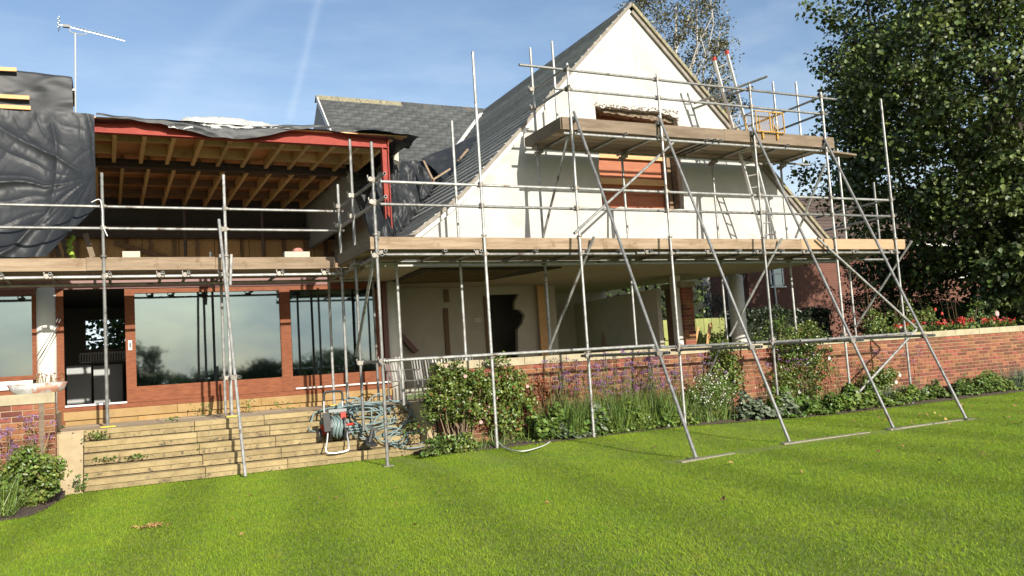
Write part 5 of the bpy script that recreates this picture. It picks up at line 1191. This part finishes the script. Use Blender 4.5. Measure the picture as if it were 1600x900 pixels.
# verbena: tall thin stems with purple heads
def verbena(label, x0, x1, y0, y1, n, zlo, zhi, seed, dens=5, leafn=900, stm=STEMG):
    rng = np.random.default_rng(seed); t = thing('verbena', ((x0+x1)/2, (y0+y1)/2, .05), label, 'plant', 'purple verbena clumps')
    B = np.stack([rng.uniform(x0, x1, n), rng.uniform(y0, y1, n), np.full(n, .06)], 1); T = B+np.stack([rng.normal(0, .12, n), rng.normal(0, .1, n)-.05, rng.uniform(zlo, zhi, n)], 1); T[:, 1] = np.minimum(T[:, 1], WY-.05)
    tag(stems('stalks', B, T, .010, stm, t, bend=.08, rng=rng), kind='stuff')
    P = np.repeat(T, dens*3, 0)+rng.normal(size=(n*dens*3, 3))*np.array((.034, .034, .016)); tag(leaves('flower_heads', P, rng.normal(size=P.shape)+np.array((0, -.6, .8)), .028, PURPLE, t, .9, 'd', .2, rng=rng), kind='stuff')
    nl = leafn; i = rng.integers(0, n, nl); f = rng.random(nl)[:, None]**1.6*.85; P = B[i]+(T[i]-B[i])*f; D_ = np.stack([rng.normal(0, .07, nl), rng.normal(0, .07, nl), rng.uniform(.02, .14, nl)], 1)
    tag(blades('narrow_leaves', P, P+D_, .014, L_GREEN, t, rng=rng), kind='stuff')
    return t
verbena('tall purple verbena clump nearest the reddish climber', 8.1, 9.3, 14.8, 15.25, 70, .9, 1.65, 201)
verbena('densest purple verbena clump beside the first raker', 9.2, 10.7, 14.75, 15.25, 125, .8, 1.7, 203, leafn=1900)
verbena('thin purple verbena stems behind the white asters', 10.6, 12.3, 15.0, 15.3, 50, .9, 1.5, 205, leafn=300)
verbena('thin purple verbena stems within the tall tangled rose', 13.6, 15.2, 14.9, 15.3, 34, .9, 1.5, 207, leafn=250)
verbena('sparse dark verbena stems at the bare stretch of wall near its far end', 17.3, 19.2, 15.0, 15.3, 16, .8, 1.35, 209, leafn=60)
verbena('purple verbena clump against the short brick wall beside the steps', -3.0, -1.0, 14.6, 15.2, 130, .7, 1.28, 211, leafn=1700, stm=DRY)
# grassy perennials
def tuft(name, label, x0, x1, y0, y1, n, h0, h1, lm, seed, wd=.018, spread=.16, group=None):
    rng = np.random.default_rng(seed); B = np.stack([rng.uniform(x0, x1, n), rng.uniform(y0, y1, n), np.full(n, .05)], 1)
    T = B+np.stack([rng.normal(0, spread, n), rng.normal(0, spread*.7, n), rng.uniform(h0, h1, n)], 1); T[:, 1] = np.minimum(T[:, 1], WY-.04)
    return tag(blades(name, B, T, wd, lm, None, ((x0+x1)/2, (y0+y1)/2, .05), rng=rng), label, 'plant', group)
tuft('crocosmia', 'strappy green leaves massed beneath the purple verbena', 7.9, 11.0, 14.5, 15.2, 4200, .2, .95, L_GREEN, 221, .026, .2)
tuft('crocosmia', 'strappy grey green leaves below the short brick wall', -2.9, -1.15, 13.4, 15.0, 2400, .15, .62, L_GREEN, 223, .015, .2)
tuft('lavender', 'grey lavender mound by the foot of the last raker', xb(1405, 14.5)-.4, xb(1405, 14.5)+.5, 14.45, 14.95, 900, .12, .5, L_GREY, 225, .012, .12)
tuft('lavender', 'large grey lavender at the far end of the wall', xb(1580, 14.8), xb(1580, 14.8)+2.2, 14.6, 15.2, 900, .25, .75, L_GREY, 227, .016, .2)
# low leafy cover along the lawn edge
def cover(label, x0, x1, n, size, lm, seed, zmax=.32, y0=.05, y1=.55):
    rng = np.random.default_rng(seed); x = rng.uniform(x0, x1, n); e_ = np.array([edge_y(a) for a in x]); y = e_+rng.uniform(y0, y1, n)
    hgt = np.array([max(.06, .42+1.5*mnoise.noise(Vector((a*2.2, c*2.2, seed)))) for a, c in zip(x, y)]); z = np.array([gz_(a, c) for a, c in zip(x, y)])+rng.random(n)**.6*zmax*hgt
    Nn = rng.normal(size=(n, 3))*.45; Nn[:, 2] += .9; Nn[:, 1] -= .45
    return tag(leaves('ground_cover', np.stack([x, y, z], 1), Nn, rng.uniform(.35, 1.05, n)*size, lm, None, .85, 'oval', .15, ((x0+x1)/2, 14.6, 0), rng=rng), label, 'plants', kind='stuff')
cover('low leafy perennials along the lawn edge below the verbena', 7.4, 11.2, 6500, .10, L_GREEN, 231, .55)
cover('grey green lady mantle leaves by the pale hose', 7.9, 9.0, 700, .14, L_GREY, 233, .5)
cover('grey green rounded leaves beside the white asters', 12.3, 13.9, 1500, .15, L_GREY, 235, .5)
cover('low green leaves below the tangled rose', 13.2, 17.8, 7500, .11, L_GREEN, 237, .55)
cover('scattered leafy plants at the far stretch of the bed', 17.4, 22.6, 6000, .11, L_DARKP, 239, .45, .2, .75)
cover('sparse green seedlings on the bare soil by the steps', 5.7, 7.6, 160, .06, L_GREEN, 241, .14)
for k, (x0, x1, n, h0, h1, lm, lab) in enumerate(((11.2, 12.3, 420, .15, .8, L_GREEN, 'loose grassy growth between the verbena and the white asters'), (12.4, 13.8, 380, .12, .6, L_DARKP, 'loose grassy growth at the foot of the trained climber'), (14.6, 16.2, 420, .12, .6, L_GREEN, 'loose grassy growth between the tangled rose and the small white rose'), (17.2, 18.6, 260, .1, .5, L_DARKP, 'thin grassy growth by the foot of the farthest raker'), (5.9, 7.9, 300, .1, .45, L_GREEN, 'thin grassy growth in front of the rose bush'))):
    tuft('border_grass', lab, x0, x1, 14.5, 15.25, n, h0, h1, lm, 600+k, .02, .16)
for k, (x0, x1, n, lab) in enumerate(((7.3, 8.6, 60, 'dry reddish stems on the wall beside the leafy climber'), (11.3, 12.5, 34, 'dry stems against the wall behind the white asters'), (15.6, 17.2, 40, 'dry stems against the wall beyond the tangled rose'))):
    rng = np.random.default_rng(640+k); B = np.stack([rng.uniform(x0, x1, n), rng.uniform(15.1, 15.3, n), np.full(n, .06)], 1); T = B+np.stack([rng.normal(0, .16, n), rng.normal(0, .03, n), rng.uniform(.5, 1.45, n)], 1); T[:, 1] = np.minimum(T[:, 1], WY-.03)
    t = thing('dry_stems', ((x0+x1)/2, 15.2, .05), lab, 'plant'); tag(stems('stalks', B, T, .011, DRY, t, bend=.12, rng=rng), kind='stuff')
    i = rng.integers(0, n, n*7); f = rng.random(n*7)[:, None]; P = B[i]+(T[i]-B[i])*f+rng.normal(size=(n*7, 3))*.03; P[:, 1] = np.minimum(P[:, 1], WY-.02)
    tag(leaves('withered_leaves', P, rng.normal(size=P.shape)+np.array((0, -.5, .4)), .05, L_RED if k == 0 else L_CLIMB, t, .6, 'oval', .25, rng=rng), kind='stuff')
bush('marigold', 'bright green leafy plant at the corner of the short brick wall', -1.0, 14.3, .75, .8, .08, .85, 80, 30, .085, L_CLIMB, 131, 6, cr=.13, cat='plant')
bush('geranium_plant', 'bushy mid green plant beneath the verbena of the short wall', -1.7, 14.0, .9, .6, .06, .5, 40, 28, .08, L_GREEN, 133, 6, cr=.14, cat='plant')
# weeds on the steps and patio
def weed(label, px, py, Y, w, h, n, lm, seed, size=.055):
    rng = np.random.default_rng(seed); p = at(px, py, Y=Y); t = thing('weed', p, label, 'weed', 'weeds in the stonework')
    P = np.array(tuple(p))+np.stack([rng.normal(0, w/2, n), rng.normal(0, w/4, n), rng.random(n)*h], 1); Nn = rng.normal(size=(n, 3)); Nn[:, 2] += .6
    tag(leaves('leaves', P, Nn, size, lm, t, .6, 'oval', .2, rng=rng), kind='stuff'); stems('stalks', np.tile(np.array(tuple(p)), (6, 1)), P[:6], .008, STEMG, t, rng=rng)
weed('dark green weed at the end of the top step beside the standard', 154, 687, 16.3, .22, .16, 80, L_DARKP, 301)
weed('tiny green seedling on the edge of the patio', 270, 659, 16.55, .10, .09, 26, L_CLIMB, 302)
weed('small leafy weed low on the third step', 212, 717, 16.05, .2, .08, 50, L_DARKP, 303)
weed('sparse weed in the joint under the third step', 165, 720, 16.02, .26, .07, 34, L_DARKP, 304)
weed('small weed growing from a step near the raker foot', 313, 703, 16.1, .10, .1, 24, L_GREEN, 305)
weed('leafy weed at the foot of the ramp beside the steps', 123, 766, 15.6, .13, .24, 60, L_DARKP, 306)
weed('tall weed at the plinth by the wheeled hose reel', 445, 642, 18.6, .3, .2, 40, L_GREEN, 307)
weed('yellow green weed at the plinth beside the scaffold tie', 388, 643, 18.6, .24, .26, 40, L_CLIMB, 308)
weed('weed against the plinth behind the raker', 318, 650, 18.6, .2, .28, 30, L_GREEN, 309)
# terrace planting behind the long wall
def tz(px, py, Y=16.6): return at(px, py, Y=Y)
for px, w_2, z1, lm, lab, fl in ((1215, 1.2, 2.45, L_DARKP, 'dark leafy bush behind the coping near the inner standards', (WHITEF, 1, .05)), (1260, 1.3, 2.2, L_ROSE, 'rose bush spilling over the coping above the tangled climber', (WHITEF, 2, .05)), (1372, .8, 2.35, L_CLIMB, 'bright yellow green plant behind the coping under the long diagonal brace', None), (1415, 1.0, 2.6, L_ROSE, 'thin rose with dark red blooms behind the coping', (PINKF, 2, .05)), (1448, 1.1, 2.5, L_ROSE, 'loose green rose beyond the last raker', (REDDISH, 3, .05)), (1530, 1.4, 2.4, L_DARKP, 'straggly plant behind the coping with one pink bloom', (PINKF, 1, .09))):
    bush('rose_bush' if fl else 'euphorbia', lab, at(px, 500, Y=16.6).x, 16.6, w_2, .6, 1.45, z1, 34, 20, .085, lm, 400+px, 8, fl, cr=.17, cat='shrub')
tag(MB().box((16.8, 15.8, 1.2), (30, 18.2, 1.62)).build('terrace_bed', SOIL), kind='structure')
for k, (px, n, lab) in enumerate(((1405, 60, 'red pelargoniums behind the coping by the crossing tubes'), (1460, 70, 'orange red pelargoniums behind the coping beyond the last raker'), (1495, 130, 'brightest bank of red pelargoniums behind the coping'), (1545, 70, 'red pelargoniums nearest the overhanging lime tree'), (1562, 70, 'last red pelargoniums before the overhanging lime tree'))):
    rng = np.random.default_rng(500+k); c = at(px, 512, Y=16.1); t = thing('pelargonium', (c.x, 16.1, 1.6), lab, 'flowers', 'red pelargoniums on the terrace')
    P = np.stack([rng.normal(c.x, .4, 110), rng.normal(16.1, .15, 110), rng.uniform(1.62, 1.95, 110)], 1); Nn = rng.normal(size=P.shape); Nn[:, 2] += .8; tag(leaves('foliage', P, Nn, .09, L_CLIMB, t, .9, 'oval', .15, rng=rng), kind='stuff')
    n = int(n*.6); cc = np.stack([rng.normal(c.x, .3, n//7), rng.normal(16.0, .12, n//7), rng.uniform(1.9, 2.06, n//7)], 1)
    P = np.repeat(cc, 14, 0)+rng.normal(size=(len(cc)*14, 3))*.035; tag(leaves('flower_heads', P, rng.normal(size=P.shape)+np.array((0, -.7, .4)), .055, REDDISH, t, .9, 'd', .2, rng=rng), kind='stuff')
# tall seed stalks over the wall
rng = np.random.default_rng(77); n = 26; px = rng.uniform(1330, 1540, n); B = np.array([tuple(at(a, 515, Y=16.8)) for a in px]); T = B+np.stack([rng.normal(0, .2, n), rng.normal(0, .1, n), rng.uniform(.5, 1.3, n)], 1)
tag(stems('seed_stalks', B, T, .012, DRY, None, (22, 16.8, 1.6), .08, rng), 'thin dry seed stalks standing up behind the wall coping', 'plants', kind='stuff')
# fallen leaves
rng = np.random.default_rng(88); n = 110; x = np.concatenate([rng.uniform(13, 20, 70), rng.uniform(1, 14, 40)]); y = np.concatenate([rng.uniform(9.5, 13.6, 70), rng.uniform(7, 13.5, 40)])
P = np.stack([x, y, np.full(n, .042)], 1); Nn = rng.normal(size=(n, 3))*.4; Nn[:, 2] += 1
tag(leaves('fallen_leaves', P, Nn, rng.uniform(.04, .09, n), DEADL, None, .7, 'oval', .3, (12, 11, 0), rng=rng), 'scattered brown fallen leaves on the lawn', 'leaves', kind='stuff')
p = at(237, 821, Z=.03); P = np.array(tuple(p))+rng.normal(size=(60, 3))*np.array((.10, .07, .008)); tag(leaves('leaf_litter', P, rng.normal(size=P.shape)+np.array((0, 0, .7)), .05, DEADL, None, .5, 'd', .3, tuple(p), rng=rng), 'small brown patch of dead grass on the lawn before the steps', 'litter')
